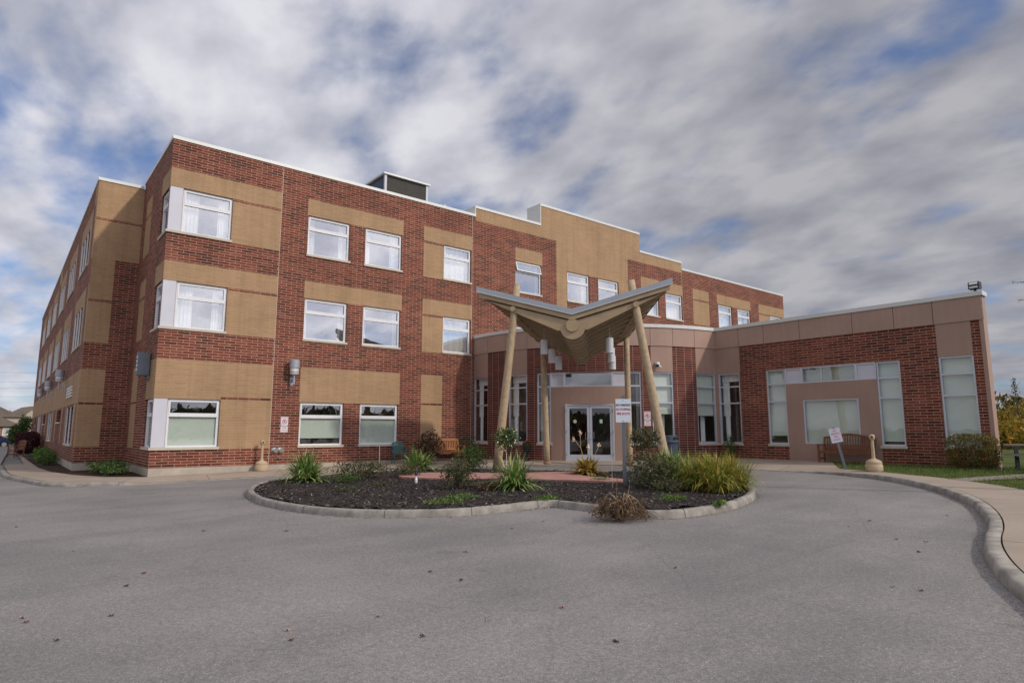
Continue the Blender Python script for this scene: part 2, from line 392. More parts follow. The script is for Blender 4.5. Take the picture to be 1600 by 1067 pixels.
# kerb: rounded profile with slightly worn edge
def sweep(mb, P, prof, closed=False, mi=0):
    n = len(P)
    rings = []
    for i, p in enumerate(P):
        a = Vector(P[(i - 1) % n] if closed else P[max(i - 1, 0)]); b = Vector(P[(i + 1) % n] if closed else P[min(i + 1, n - 1)])
        t = (b - a).normalized(); nn = Vector((-t.y, t.x)); pr = prof(i, p)
        rings.append([(p[0] + nn.x * d, p[1] + nn.y * d, z) for d, z in pr])
    base = len(mb.v)
    k = len(rings[0])
    for r_ in rings: mb.v += r_
    for i in range(n if closed else n - 1):
        j = (i + 1) % n
        for q in range(k - 1):
            mb.f.append((base + i * k + q, base + j * k + q, base + j * k + q + 1, base + i * k + q + 1)); mb.m.append(mi); mb.uv += [(0, 0)] * 4
def kprof(i, p):
    h = kh(p); z = gs(p[0]) - .12; wv = .012 * noise.noise(Vector((p[0] * 2.3, p[1] * 2.3, 0))) + .016 * noise.noise(Vector((p[0] * 9, p[1] * 9, 0)))
    return [(-.005 + wv, z - .08), (.0 + wv, z + h * .35), (.02 + wv, z + h * .85), (.045 + wv, z + h), (KW, z + h + .004), (KW, z - .05)]
def dens(P, step=.3):
    Q = []
    for a, b in zip(P[:-1], P[1:]):
        n = max(1, int(math.dist(a, b) / step))
        for k in range(n): t = k / n; Q.append((a[0] + (b[0] - a[0]) * t, a[1] + (b[1] - a[1]) * t))
    return Q + [P[-1]]
dp = dens(allp, .16)
kb = MB(); sweep(kb, dp, kprof)
struct(kb.obj('roadside_kerb', KERBC, smooth=True, fix=True))
# walk: ramp strip + flat polygon up to the buildings
wk = MB()
ia = offs(dp, KW + .022); ib = offs(dp, .95)
base = len(wk.v)
for a, b, p in zip(ia, ib, dp):
    wk.v += [(a[0], a[1], gs(a[0]) - .12 + kh(p) - .001), (b[0], b[1], gs(b[0]))]
for i in range(len(dp) - 1):
    wk.f.append((base + 2 * i, base + 2 * i + 2, base + 2 * i + 3, base + 2 * i + 1)); wk.m.append(0); wk.uv += [(0, 0)] * 4
backL = [(-2.75, 60.0), (-2.75, 20.0), (-2.6, 9.69), (-2.35, 6.2), (-1.85, 3.3), (-1.02, 1.15), (-.04, -.05), (0, .3), (14, .3), (16, -4), (21.4, -8), (21.4, -13.3), (17.6, -15.3), (16.9, -17.0), (16.2, -18.4), (15.6, -19.3), (14.8, -20.2), (13.9, -21.0), (11.5, -22.4), (8, -23.4), (6, -24.2), (3, -25.6), (-.5, -27.6), (-2.8, -29)]
poly = [ib[0]] + ib[1:] + backL[::-1]
# ib runs left->right; close through the back
wk.poly(ib + backL[::-1], lambda x, y: gs(x))
struct(wk.obj('pavement', WALKC))
# left paved strip further back, grey
g = MB(); g.poly([(-30, 14.0), (-3.9, 14.0), (-2.9, 60), (-30, 60)], lambda x, y: gs(x) - .02); 
struct(g.obj('path', M('grey_path', (.30, .28, .27), .9, .15, 1, .3)))
# expansion joints in the walk
jm = MB()
for i in range(12, len(dp) - 4, 13):
    p = Vector(ia[i]); q = Vector(ib[i]); r_ = q + (q - p).normalized() * 1.2; d = (q - p).normalized(); n_ = Vector((-d.y, d.x)) * .006
    for A, B in ((p, q),):
        za, zb = gs(A.x) - .12 + kh(dp[i]) + .003, gs(B.x) + .004
        jm.face([(A.x - n_.x, A.y - n_.y, za), (A.x + n_.x, A.y + n_.y, za), (B.x + n_.x, B.y + n_.y, zb), (B.x - n_.x, B.y - n_.y, zb)])
    if kh(dp[i]) > .03:
        t_ = Vector((-d.y, d.x)); pr = kprof(i, dp[i])[:5]
        for (e0, z0), (e1, z1) in zip(pr[:-1], pr[1:]):
            P0 = Vector(dp[i]) + d * (e0 - .004); P1 = Vector(dp[i]) + d * (e1 - .004); w2 = t_ * .005
            jm.face([(P0.x - w2.x, P0.y - w2.y, z0 + .003), (P0.x + w2.x, P0.y + w2.y, z0 + .003), (P1.x + w2.x, P1.y + w2.y, z1 + .003), (P1.x - w2.x, P1.y - w2.y, z1 + .003)])
struct(jm.obj('pavement_joints', DARK))
# lawn to the right
lawn = [(19.3, -13.3), (17.6, -15.3), (16.9, -17.0), (16.2, -18.4), (15.6, -19.3), (14.8, -20.2), (13.9, -21.0), (11.5, -22.4), (8, -23.4), (8, -40), (80, -40), (80, 10), (21.5, 10), (21.5, -12)]
lm = MB(); lm.poly([(21.4, -13.3), (17.6, -15.3), (16.9, -17.0), (16.2, -18.4), (15.6, -19.3), (14.8, -20.2), (13.9, -21.0), (11.5, -22.4), (8, -23.4), (6, -24.2), (3, -25.6), (-.5, -27.6), (-2.8, -29), (-2.8, -60), (90, -60), (90, -13.3)], lambda x, y: gs(x) - .002 if x < 30 else gs(x) - .15)
struct(lm.obj('lawn', GRASS))
gp = MB(); gp.poly([(15.45, -19.5), (15.75, -18.9), (18.5, -19.9), (24, -21.2), (60, -27), (60, -29), (24, -22.0), (17.2, -20.3)], lambda x, y: gs(x) + .006)
struct(gp.obj('side_path', M('side_path', (.22, .19, .16), .95, .2, 1, .3)))
# grass blades on the visible lawn
gb = MB()
def blade(mb, x, y, z, h, wd, lean=.5):
    a = rnd.uniform(0, 6.283); dx, dy = math.cos(a) * wd, math.sin(a) * wd; b = rnd.uniform(0, 6.283); l = rnd.uniform(0, lean) * h
    mb.face([(x - dx, y - dy, z), (x + dx, y + dy, z), (x + math.cos(b) * l, y + math.sin(b) * l, z + h)])
def inpoly(x, y, P):
    c = False
    for i in range(len(P)):
        x0, y0 = P[i]; x1, y1 = P[i - 1]
        if (y0 > y) != (y1 > y) and x < (x1 - x0) * (y - y0) / (y1 - y0) + x0: c = not c
    return c
GL_ = [(20.75, -13.6), (17.6, -15.25), (16.9, -16.95), (16.2, -18.35), (15.6, -19.25), (14.8, -20.15), (13.9, -20.95), (14.5, -22), (23, -27), (26, -20), (20.8, -18.8)]
n = 0
while n < 26000:
    x, y = rnd.uniform(13.8, 26), rnd.uniform(-27, -13)
    if inpoly(x, y, GL_) and not (x > 15.5 and abs(y + 19.3 + (x - 15.5) * .21) < .28 and rnd.random() < .85):
        blade(gb, x, y, gs(x) - .01, rnd.uniform(.04, .10), .006); n += 1
tag(gb.obj('grass', foliage('grass_blade', [(0, (.05, .11, .02)), (.5, (.10, .17, .03)), (.8, (.20, .20, .06)), (.95, (.30, .24, .10))])), 'short green and yellowing grass beside the single storey wing', 'grass', kind='stuff')

# ------------------------------------------------------------------ traffic island
ISL = [(1.42, -6.5), (1.01, -7.65), (.70, -9.52), (.72, -10.6), (.93, -12.06), (1.4, -13.14), (2.1, -13.95), (2.85, -14.5), (3.88, -14.72), (4.85, -14.72), (5.12, -14.75), (5.2, -14.95), (5.22, -15.99), (5.2, -16.9), (5.5, -17.55), (6.6, -17.75), (7.89, -17.6), (9.3, -17.1), (10.6, -16.3), (11.6, -15.1), (12.2, -13.7), (12.45, -12.2), (12.1, -10.5), (11.3, -8.9), (10.3, -7.0), (9.6, -5.7), (8.5, -4.6), (6.9, -3.95), (4.7, -3.85), (3.0, -4.4), (2.0, -5.3)]
def csmooth(P, it=2):
    for _ in range(it):
        Q = []
        for i in range(len(P)):
            a, b = P[i], P[(i + 1) % len(P)]
            Q += [(.75 * a[0] + .25 * b[0], .75 * a[1] + .25 * b[1]), (.25 * a[0] + .75 * b[0], .25 * a[1] + .75 * b[1])]
        P = Q
    return P
isl = csmooth(ISL, 2)
IK = .16
def iprof(i, p):
    z = gs(p[0]) - .12; wv = .010 * noise.noise(Vector((p[0] * 2.7, p[1] * 2.7, 3))) + .010 * noise.noise(Vector((p[0] * 9, p[1] * 9, 3)))
    return [(-.015 + wv, z - .05), (-.005 + wv, z + .05), (.01 + wv, z + .115), (.035 + wv, z + .138), (IK - .03, z + .142), (IK, z + .12), (IK, z)]
isld = []
for a, b in zip(isl, isl[1:] + isl[:1]):
    n_ = max(1, int(math.dist(a, b) / .12)); isld += [(a[0] + (b[0] - a[0]) * q / n_, a[1] + (b[1] - a[1]) * q / n_) for q in range(n_)]
ki = MB(); sweep(ki, isld, iprof, closed=True)
struct(ki.obj('island_kerb', KERBC, smooth=True, fix=True))
def coffs(P, d):
    out = []; n = len(P)
    for i, p in enumerate(P):
        a = Vector(P[i - 1]); b = Vector(P[(i + 1) % n]); t = (b - a).normalized(); out.append((p[0] - t.y * d, p[1] + t.x * d))
    return out
bed = coffs(isl, IK + .001)
jk = MB()
for i in range(0, len(isl), 7):
    a = Vector(isl[i]); b = Vector(isl[(i + 1) % len(isl)]); t = (b - a).normalized(); nn = Vector((-t.y, t.x)); z = gs(a.x) - .12
    pr = [(-.022, z), (-.012, z + .05), (.005, z + .118), (.033, z + .144), (IK - .03, z + .147)]
    for (d0, z0), (d1, z1) in zip(pr[:-1], pr[1:]):
        p0 = a + nn * d0; p1 = a + nn * d1; e_ = t * .005
        jk.face([(p0.x - e_.x, p0.y - e_.y, z0), (p0.x + e_.x, p0.y + e_.y, z0), (p1.x + e_.x, p1.y + e_.y, z1), (p1.x - e_.x, p1.y - e_.y, z1)])
struct(jk.obj('island_kerb_joints', DARK))
def mz(x, y):
    return gs(x) - .02 + .05 * (noise.noise(Vector((x * 1.3, y * 1.3, 0))) + .5)
def edge_d(x, y, P):
    m = 99
    for i in range(0, len(P)):
        m = min(m, math.hypot(P[i][0] - x, P[i][1] - y))
    return m
ml = MB()
st = .22; grid = {}
for i in range(0, 60):
    for j in range(0, 68):
        x, y = .6 + i * st, -18.2 + j * st
        if all(inpoly(x + a * st, y + b * st, bed) for a in (0, 1) for b in (0, 1)):
            ml.face([(x + a * st, y + b * st, mz(x + a * st, y + b * st)) for a, b in ((0, 0), (1, 0), (1, 1), (0, 1))])
ml.poly(bed, lambda x, y: gs(x) - .015)
struct(ml.obj('mulch_soil', MULCH))
mc = MB(); n = 0
PINKP = [(5.48, -7.16), (6.3, -9.07), (7.56, -10.02), (8.04, -11.35), (8.51, -12.16), (8.97, -13.51), (9.74, -12.96), (9.52, -11.28), (10.56, -10.09), (10.02, -9.45), (8.57, -8.73), (7.78, -7.01), (6.62, -6.26)]
while n < 15000:
    x, y = rnd.uniform(.8, 12.5), rnd.uniform(-17.8, -3.9)
    if not inpoly(x, y, bed) or inpoly(x, y, PINKP): continue
    if math.hypot(x - 2, y + 14) > 11 and rnd.random() < .5: continue
    a = rnd.uniform(0, 6.283); l = rnd.uniform(.012, .045); wd = rnd.uniform(.006, .016); t1, t2 = rnd.uniform(-.5, .5), rnd.uniform(-.5, .5); z = mz(x, y) + rnd.uniform(.002, .022)
    ca, sa = math.cos(a), math.sin(a)
    mc.face([(x + ca * u - sa * v, y + sa * u + ca * v, z + u * t1 + v * t2) for u, v in ((-l, -wd), (l, -wd * .6), (l * .9, wd), (-l, wd * .8))]); n += 1
tag(mc.obj('bark_mulch', CHIP), 'dark shredded bark mulch covering the traffic island bed', 'mulch', kind='stuff')
pk = MB(); pp = csmooth(PINKP, 2); pk.poly(pp, lambda x, y: gs(x) + .055)
m_ = len(pp)
for i in range(m_):
    a, b = pp[i], pp[(i + 1) % m_]; pk.face([(a[0], a[1], gs(a[0]) - .05), (b[0], b[1], gs(b[0]) - .05), (b[0], b[1], gs(b[0]) + .055), (a[0], a[1], gs(a[0]) + .055)])
struct(pk.obj('pink_paving', PINK))
m = MB()
for _ in range(1500):
    i = rnd.randrange(len(isl)); a, b = isl[i], isl[(i + 1) % len(isl)]; f_ = rnd.random(); dd = (Vector(b) - Vector(a)).normalized(); nx, ny = -dd.y, dd.x
    if rnd.random() < .35: off_, zz_ = rnd.uniform(.02, IK), .146
    else: off_, zz_ = -.02 - abs(rnd.gauss(0, .07)), .004
    x = a[0] + (b[0] - a[0]) * f_ + nx * off_; y = a[1] + (b[1] - a[1]) * f_ + ny * off_; z = gs(x) - .12 + zz_; a_ = rnd.uniform(0, 6.28); l_ = rnd.uniform(.006, .026)
    m.face([(x - math.cos(a_) * l_, y - math.sin(a_) * l_, z), (x + math.sin(a_) * l_ * .4, y - math.cos(a_) * l_ * .4, z + .004), (x + math.cos(a_) * l_, y + math.sin(a_) * l_, z), (x - math.sin(a_) * l_ * .4, y + math.cos(a_) * l_ * .4, z + .005)])
tag(m.obj('bark_debris', CHIP), 'crumbs of bark and grit spilled on and along the island kerb', 'debris', kind='stuff')
# left planting bed
lb = MB(); lb.poly([(-2.75, 22), (-2.6, 9.69), (-2.35, 6.2), (-1.85, 3.3), (-1.02, 1.15), (-.04, -.02), (0, 5.8), (-1.7, 5.8), (-1.7, 22)], lambda x, y: gs(x) + .012)
struct(lb.obj('planting_bed_soil', grassm('soil', (.035, .02, .015), (.09, .055, .04), 3)))

# ------------------------------------------------------------------ the building
bld = thing('brick_building', 'three storey red and yellow brick building with curved entrance and single storey wing', 'building', (0, 0, 0))
H3, H2, H1 = 10.44, 6.93, 2.69
S3, S2, S1 = 8.69, 5.15, .89
PAR = 12.24
def lin(O, U, flip=1):
    # straight wall: u along U, depth inwards
    O = Vector(O); U = Vector(U).normalized(); Nn = Vector((-U.y, U.x)) * flip
    return lambda u, d: (O.x + U.x * u + Nn.x * d, O.y + U.y * u + Nn.y * d)
CX, CY, CR = 21.698, -.786, 8.05
def arcpos(u, d):      # u = angle in degrees * (pi/180*R)
    a = u / CR; return (CX + (CR - d) * math.cos(a), CY + (CR - d) * math.sin(a))
def AU(deg): return R(deg) * CR
MATS = [RED, YEL, CONC, BEIGE, REDS, ROOFM]
def wall(name, pos, ub, zb, rule, openings, rd=.14, parent=bld, uoff=0, revmat=None, zfun=None, sub=None):
    ub = sorted(set([round(u, 4) for u in ub] + [round(v, 4) for o in openings for v in o[:2]])); zb = sorted(set([round(z, 4) for z in zb] + [round(v, 4) for o in openings for v in o[2:4]]))
    if sub:
        nb = []
        for a, b in zip(ub[:-1], ub[1:]):
            k = max(1, int(math.ceil((b - a) / sub)))
            nb += [a + (b - a) * i / k for i in range(k)]
        ub = nb + [ub[-1]]
    mb = MB()
    for u0, u1 in zip(ub[:-1], ub[1:]):
        for z0, z1 in zip(zb[:-1], zb[1:]):
            uc, zc = (u0 + u1) / 2, (z0 + z1) / 2
            if any(o[0] < uc < o[1] and o[2] < zc < o[3] for o in openings): continue
            mi = rule(uc, zc)
            if mi is None: continue
            p0, p1 = pos(u0, 0), pos(u1, 0)
            mb.face([(*p0, z0), (*p1, z0), (*p1, z1), (*p0, z1)], mi, [(u0 + uoff, z0), (u1 + uoff, z0), (u1 + uoff, z1), (u0 + uoff, z1)])
    for o in openings:
        u0, u1, z0, z1 = o[:4]; mi = revmat if revmat is not None else 0
        a, b, a2, b2 = pos(u0, 0), pos(u1, 0), pos(u0, rd), pos(u1, rd)
        mb.face([(*a, z0), (*a2, z0), (*a2, z1), (*a, z1)], mi, [(0, z0), (rd, z0), (rd, z1), (0, z1)])
        mb.face([(*b, z0), (*b2, z0), (*b2, z1), (*b, z1)], mi, [(0, z0), (rd, z0), (rd, z1), (0, z1)])
        mb.face([(*a, z1), (*b, z1), (*b2, z1), (*a2, z1)], mi, [(u0, 0), (u1, 0), (u1, .09), (u0, .09)])
        mb.face([(*a, z0), (*b, z0), (*b2, z0), (*a2, z0)], mi, [(u0, 0), (u1, 0), (u1, .09), (u0, .09)])
    return mb.obj(name, MATS, parent)

def local(pos, u0, u1):
    p0, p1 = Vector(pos(u0, 0)), Vector(pos(u1, 0)); q = Vector(pos((u0 + u1) / 2, .5)) - (p0 + p1) / 2
    U = (p1 - p0).normalized(); Nn = Vector((-U.y, U.x)); Nn = Nn if Nn.dot(q) > 0 else -Nn
    sag = max(0, (Vector(pos((u0 + u1) / 2, 0)) - (p0 + p1) / 2).dot(-Nn))
    return (lambda a, d, z: (p0.x + U.x * a + Nn.x * d, p0.y + U.y * a + Nn.y * d, z)), (p1 - p0).length
def fbars(mb, T, a0, a1, z0, z1, w_, d0, d1):
    mb.box(a0, a0 + w_, d0, d1, z0, z1, 0, T); mb.box(a1 - w_, a1, d0, d1, z0, z1, 0, T)
    mb.box(a0 + w_, a1 - w_, d0, d1, z0, z0 + w_, 0, T); mb.box(a0 + w_, a1 - w_, d0, d1, z1 - w_, z1, 0, T)
def pleat(mb, T, a0, a1, d, z0, z1, tilt=0, n=14, amp=.03):
    for i in range(n):
        f0, f1 = i / n, (i + 1) / n
        da, db = d + amp * math.sin(i * 2.1), d + amp * math.sin((i + 1) * 2.1)
        A0, A1 = a0 + (a1 - a0) * f0, a0 + (a1 - a0) * f1
        mb.face([T(A0 + (tilt if z0 else 0) * (1 - f0), da, z0), T(A1 + tilt * (1 - f1), db, z0), T(A1, db, z1), T(A0, da, z1)])
def window(pos, u0, u1, z0, z1, kind, gl=GLU, fm=WHITE, sill=True, drape=None, dep=.075, opened=False, parent=bld):
    T, ln = local(pos, u0, u1); zs = z0 + (.09 if sill else 0)
    f = MB(); fw = .055
    fbars(f, T, .004, ln - .004, zs, z1, fw, dep, dep + .10)
    panes = []
    if kind == 'awning':
        zt = zs + (z1 - zs) * .655
        f.box(fw, ln - fw, dep - .008, dep + .09, zt - .045, zt + .035, 0, T)
        if not opened:
            fbars(f, T, fw + .002, ln - fw - .002, zt + .037, z1 - fw - .002, .05, dep - .012, dep + .06)
            panes.append((fw + .05, ln - fw - .05, zt + .085, z1 - fw - .05))
        panes.append((fw, ln - fw, zs + fw, zt - .045))
        f.box(fw, fw + .03, dep + .01, dep + .07, zs + fw, zt - .045, 0, T); f.box(ln - fw - .03, ln - fw, dep + .01, dep + .07, zs + fw, zt - .045, 0, T)
    elif kind == 'tall':
        for zt in (2.74, 3.46): f.box(fw, ln - fw, dep - .006, dep + .09, zt - .03, zt + .03, 0, T)
        panes = [(fw, ln - fw, zs + fw, 2.71), (fw, ln - fw, 2.77, 3.43), (fw, ln - fw, 3.49, z1 - fw)]
    elif isinstance(kind, (tuple, list)):       # vertical mullions at fractions
        xs_ = [0] + list(kind) + [1]
        for m1 in kind: f.box(ln * m1 - .03, ln * m1 + .03, dep - .006, dep + .09, zs + fw, z1 - fw, 0, T)
        panes = [(fw, ln - fw, zs + fw, z1 - fw)]
    else:
        panes = [(fw, ln - fw, zs + fw, z1 - fw)]
    o = f.obj('window', fm, parent)
    pm = MB()
    for a0, a1, b0, b1 in panes: pm.face([T(a0, dep + .05, b0), T(a1, dep + .05, b0), T(a1, dep + .05, b1), T(a0, dep + .05, b1)])
    if opened:
        zt = zs + (z1 - zs) * .655; s_ = MB(); t = .26
        def T2(a, d, z): # hinge at top
            k = (z1 - .06 - z); return T(a, dep + d - k * math.sin(t), z1 - .06 - k * math.cos(t))
        fbars(s_, T2, fw + .002, ln - fw - .002, zt + .02, z1 - fw, .05, -.03, .03); s_.obj('opened_sash', fm, o)
        pm.face([T2(a, 0, z) for a, z in ((.1, zt + .06), (ln - .1, zt + .06), (ln - .1, z1 - .1), (.1, z1 - .1))])
    pm.obj('pane', gl, o)
    if sill:
        s_ = MB(); s_.box(-.04, ln + .04, -.05, dep, z0, zs - .001, 0, T); s_.obj('sill', SILL, o)
    if drape:
        k = drape[0]; c = MB()
        if k == 'sheer':
            wl, wr = drape[1], drape[2]
            if wl: pleat(c, T, .03, ln * wl, .34, zs + .03, z1 - .03); c.obj('curtain', SHEER, o)
            if wr: c = MB(); pleat(c, T, ln * (1 - wr), ln - .03, .34, zs + .03, z1 - .03); c.obj('curtain', SHEER, o)
        elif k == 'tied':
            pleat(c, T, .03, ln * .35, .34, 2.2, z1 - .35, 0, 8); pleat(c, T, ln * .1, ln * .3, .34, zs + .02, 2.2, 0, 6)
            pleat(c, T, .03, ln - .03, .30, z1 - .36, z1 - .03, 0, 12); c.obj('curtain', SHEER, o)
        elif k == 'blind':
            zb_ = zs + (z1 - zs) * drape[1]; zt_ = zs + (z1 - zs) * .655 if kind == 'awning' else z1 - .03
            c.box(.04, ln - .04, .172, .176, zb_, zt_, 0, T); c.box(.04, ln - .04, .166, .186, zb_ - .03, zb_, 0, T); c.obj('blind', BLIND, o)
            if drape[1] > .3:
                c = MB(); pleat(c, T, ln * .55, ln * .75, .5, zs, zb_, 0, 5); c.obj('curtain', SHEER, o)
    return o

# --- main front (y = 0), u = x
Fp = lin((0, 0), (1, 0))
XE = 44.23
cols3 = [(5.17, 7.02), (7.75, 9.57), (11.85, 13.45), (16.31, 18.12), (20.08, 21.85), (22.61, 24.38), (26.5, 28.25), (28.95, 30.73), (34.95, 36.69), (37.42, 39.16)]
op = [(.45, 2.19, S3, H3), (.45, 2.19, S2, H2), (.45, 2.19, S1, H1)]
for a, b in cols3: op.append((a, b, S3, H3)); op.append((a, b, S2, H2))
op.append((42.04, 43.78, S3, H3))
for a, b in cols3[:2]: op.append((a, b, S1, H1))
def fr(u, z):
    y, r = 1, 0
    if z < .27: return 2
    if u < .45 and any(a < z < b for a, b in ((S3, H3), (S2, H2), (S1, H1))): return None
    top = PAR
    if 13.7 < u < 30.76: top = 12.69
    if 18.1 < u < 26.43: top = 13.83
    if z > top: return None
    def band(b): return b - .1 < z < b
    for (h, s, t) in ((H3, S3, 11.15), (H2, S2, 7.65), (H1, S1, 4.08)):
        if s < z < t:
            if u < 4.05:
                if band(h + (.1 if h == H1 else .0)) and u > 2.19: return r
                if z > h or u > 2.19: return y
            if 5.13 < u < 9.63 and z > h: return y
            if h == H1 and 10.72 < u < 11.86: return r if band(h + .1) else y
            if h != H1:
                if 10.72 < u < 11.85: return r if band(h) else y
                if 11.85 <= u < 13.5 and z > h: return y
                if 16.3 < u < 18.19 and z > h: return y
                if 26.5 < u < 28.28 and z > h: return y
                if 29.05 < u < 30.8 and z > h: return y
                if 31.95 < u < 33.83: return r if band(h) else y
                if 34.85 < u < 39.24 and z > h: return y
                if u > 40.41:
                    if z > h or u < 42.04: return r if (band(h) and u < 42.04) else y
    if z > 12.05 and 13.7 < u < 30.76: return y
    if 19.25 < u < 25.27 and z > 4:
        if u < 20.05 or u > 24.4: return y
        if z > H3: return y
    return r
ub = [0, .45, 2.19, 4.05, 5.13, 9.63, 10.72, 11.86, 13.5, 13.7, 16.3, 18.1, 18.19, 19.25, 20.05, 24.4, 25.27, 26.43, 26.5, 28.28, 29.05, 30.76, 30.8, 31.95, 33.83, 34.85, 39.24, 40.41, 42.04, XE]
zb = [-.3, .27, S1, 2.69, 2.79, 4.08, S2, 6.83, H2, 7.65, S3, 10.34, H3, 11.15, 12.05, PAR, 12.69, 13.83]
wall('front_wall', Fp, ub, zb, fr, op, revmat=0)
dr3 = [('sheer', .22, .2), ('sheer', .2, .25), ('sheer', .99, 0), ('sheer', .15, .1), ('sheer', .2, .2), ('sheer', .2, .1), ('sheer', .9, 0), ('sheer', .99, 0), ('sheer', .99, 0), ('sheer', .6, .2)]
for (a, b), d in zip(cols3, dr3):
    window(Fp, a, b, S3, H3, 'awning', drape=d, opened=(a == 16.31))
    window(Fp, a, b, S2, H2, 'awning', drape=('sheer', .12, .15) if a < 6 else (('sheer', .99, 0) if a > 11 else ('sheer', .15, .12)))
for z0, z1 in ((S3, H3), (S2, H2)): window(Fp, .45, 2.19, z0, z1, 'awning', drape=('sheer', .36, .25))
window(Fp, 42.04, 43.78, S3, H3, 'awning', drape=('sheer', .9, 0))
window(Fp, .45, 2.19, S1, H1, 'awning', gl=GLG, drape=('blind', .0))
window(Fp, cols3[0][0], cols3[0][1], S1, H1, 'awning', gl=GLG, drape=('blind', .18))
window(Fp, cols3[1][0], cols3[1][1], S1, H1, 'awning', gl=GLG, drape=('blind', .02))
# corner panels
for z0, z1 in ((S3, H3), (S2, H2), (S1, H1)):
    cp = MB(); cp.box(0.015, .448, .015, .12, z0 + .095, z1 - .002); cp.box(.015, .12, .12, .25, z0 + .095, z1 - .002)
    o = cp.obj('corner_panel', WPANEL, bld); cp = MB(); cp.box(-.05, .41, -.05, .1, z0, z0 + .09); cp.obj('sill', SILL, o)
# control joints
SEAL = M('joint_sealant', (.55, .45, .36), .8)
for x, a, b in ((4.04, .27, 12.2), (13.5, .27, 12.2), (30.76, .27, 12.2)):
    cj = MB(); cj.box(x, x + .018, -.004, .01, a, b); cj.obj('control_joint', SEAL, bld)
# parapet blocks and copings
pb = MB(); pb.box(13.7, 30.76, .013, 1.3, 11.9, 12.685); pb.box(18.1, 26.43, .013, 1.1, 12.7, 13.825)
pb.obj('parapet', GREYM, bld)
co = MB()
def cope(x0, x1, z, y0=-.035, y1=.34): co.box(x0, x1, y0, y1, z, z + .13)
cope(-.035, 13.70, PAR); cope(30.76, XE + .03, PAR); cope(13.66, 18.1, 12.69, y1=1.32); cope(26.43, 30.8, 12.69, y1=1.32); cope(18.06, 26.47, 13.83, y1=1.12)
co.box(13.66, 13.699, -.03, 1.3, PAR + .131, 12.689); co.box(18.06, 18.099, -.03, 1.1, 12.821, 13.829)
co.box(-.035, .34, .341, 5.8, PAR, PAR + .13)
co.box(-1.735, -.04, 5.765, 6.1, 12.05, 12.18); co.box(-1.735, -1.4, 6.101, 50, 12.05, 12.18)
co.obj('coping', COPE, bld)

# --- side wall x = 0 (u = -y direction so that outward is -x)
Sp = lin((0, 0), (0, 1), -1)      # u = y, inwards = +x
so = [(.12, 1.5, S3, H3), (.12, 1.5, S2, H2), (.12, 1.5, S1, H1)]
def sr(u, z):
    if z < .27: return 2
    if u < .12 and any(a < z < b for a, b in ((S3, H3), (S2, H2), (S1, H1))): return None
    for (h, s, t) in ((H3, S3, 11.15), (H2, S2, 7.65), (H1, S1, 4.08)):
        if s < z < t:
            if u < 1.6 and z > h: return 1
            if 3.6 < u < 4.9: return 0 if h - .1 < z < h else 1
    return 0
wall('side_wall', Sp, [0, .12, 1.5, 1.6, 3.6, 4.9, 5.8], [-.3, .27, S1, 2.59, H1, 4.08, S2, 6.83, H2, 7.65, S3, 10.34, H3, 11.15, PAR], sr, so, revmat=0)
for z0, z1, d in ((S3, H3, ('sheer', .3, .3)), (S2, H2, ('sheer', .3, .3)), (S1, H1, ('blind', .0))):
    window(Sp, .12, 1.5, z0, z1, 'awning', gl=GLL if z0 < 1 else GLU, drape=d)
# --- return wall y = 5.8
Rp = lin((-1.7, 5.8), (1, 0))
def rr(u, z):
    if z < .27: return 2
    if z > S3: return 0 if 10.34 < z < H3 else 1
    if u < .83:
        if .93 < z < 4.05: return 0 if 2.6 < z < 2.7 else 1
        if z > S2: return 0 if 6.85 < z < 6.95 else 1
    return 0
wall('return_wall', Rp, [0, .83, 1.7], [-.3, .27, .93, 2.6, 2.7, 4.05, S2, 6.85, 6.95, S3, 10.34, H3, 12.05], rr, [])
# --- left facade x = -1.7, u = y - 5.8
Lp = lin((-1.7, 5.8), (0, 1), -1)
LE = 44.0
bays = [1.8 + 6.7 * k for k in range(6)]
lo = []
for k, b in enumerate(bays):
    lo.append((b, b + 3.6, S3, H3)); lo.append((b, b + 3.6, S2, H2))
    lo.append((b, b + 3.2, S1, 2.6) if k % 2 == 0 else (b + .3, b + 2.9, 1.9, 2.6))
def lr(u, z):
    if z < .27: return 2
    if 2.7 < z < 4.05: return 0 if (u % 3.35) < .12 else 1
    if z < 2.7:
        if .93 < z and any(b - .7 < u < b or b + 3.6 < u < b + 4.2 for b in bays): return 1
        return 1 if u < .5 and z > .93 else 0
    for h, s, t in ((H3, S3, 11.15), (H2, S2, 7.65)):
        if s < z < t:
            if u < .5: return 1
            if any(b - .6 < u < b + 4.2 for b in bays): return 1
    if z > 11.15 and (u < 1 or 19 < u < 21): return 1
    return 0
lub = [0, .5, 1.0, 19, 21, LE]
for b in bays: lub += [b - .7, b - .6, b, b + .3, b + 2.9, b + 3.2, b + 3.6, b + 4.2]
k = 0
while k * 3.35 < LE: lub += [k * 3.35, k * 3.35 + .12]; k += 1
wall('left_wall', Lp, [u for u in lub if u <= LE], [-.5, .27, .93, 2.7, 4.05, S2, 7.65, S3, 11.15, 12.05], lr, lo, revmat=0, rd=.44)
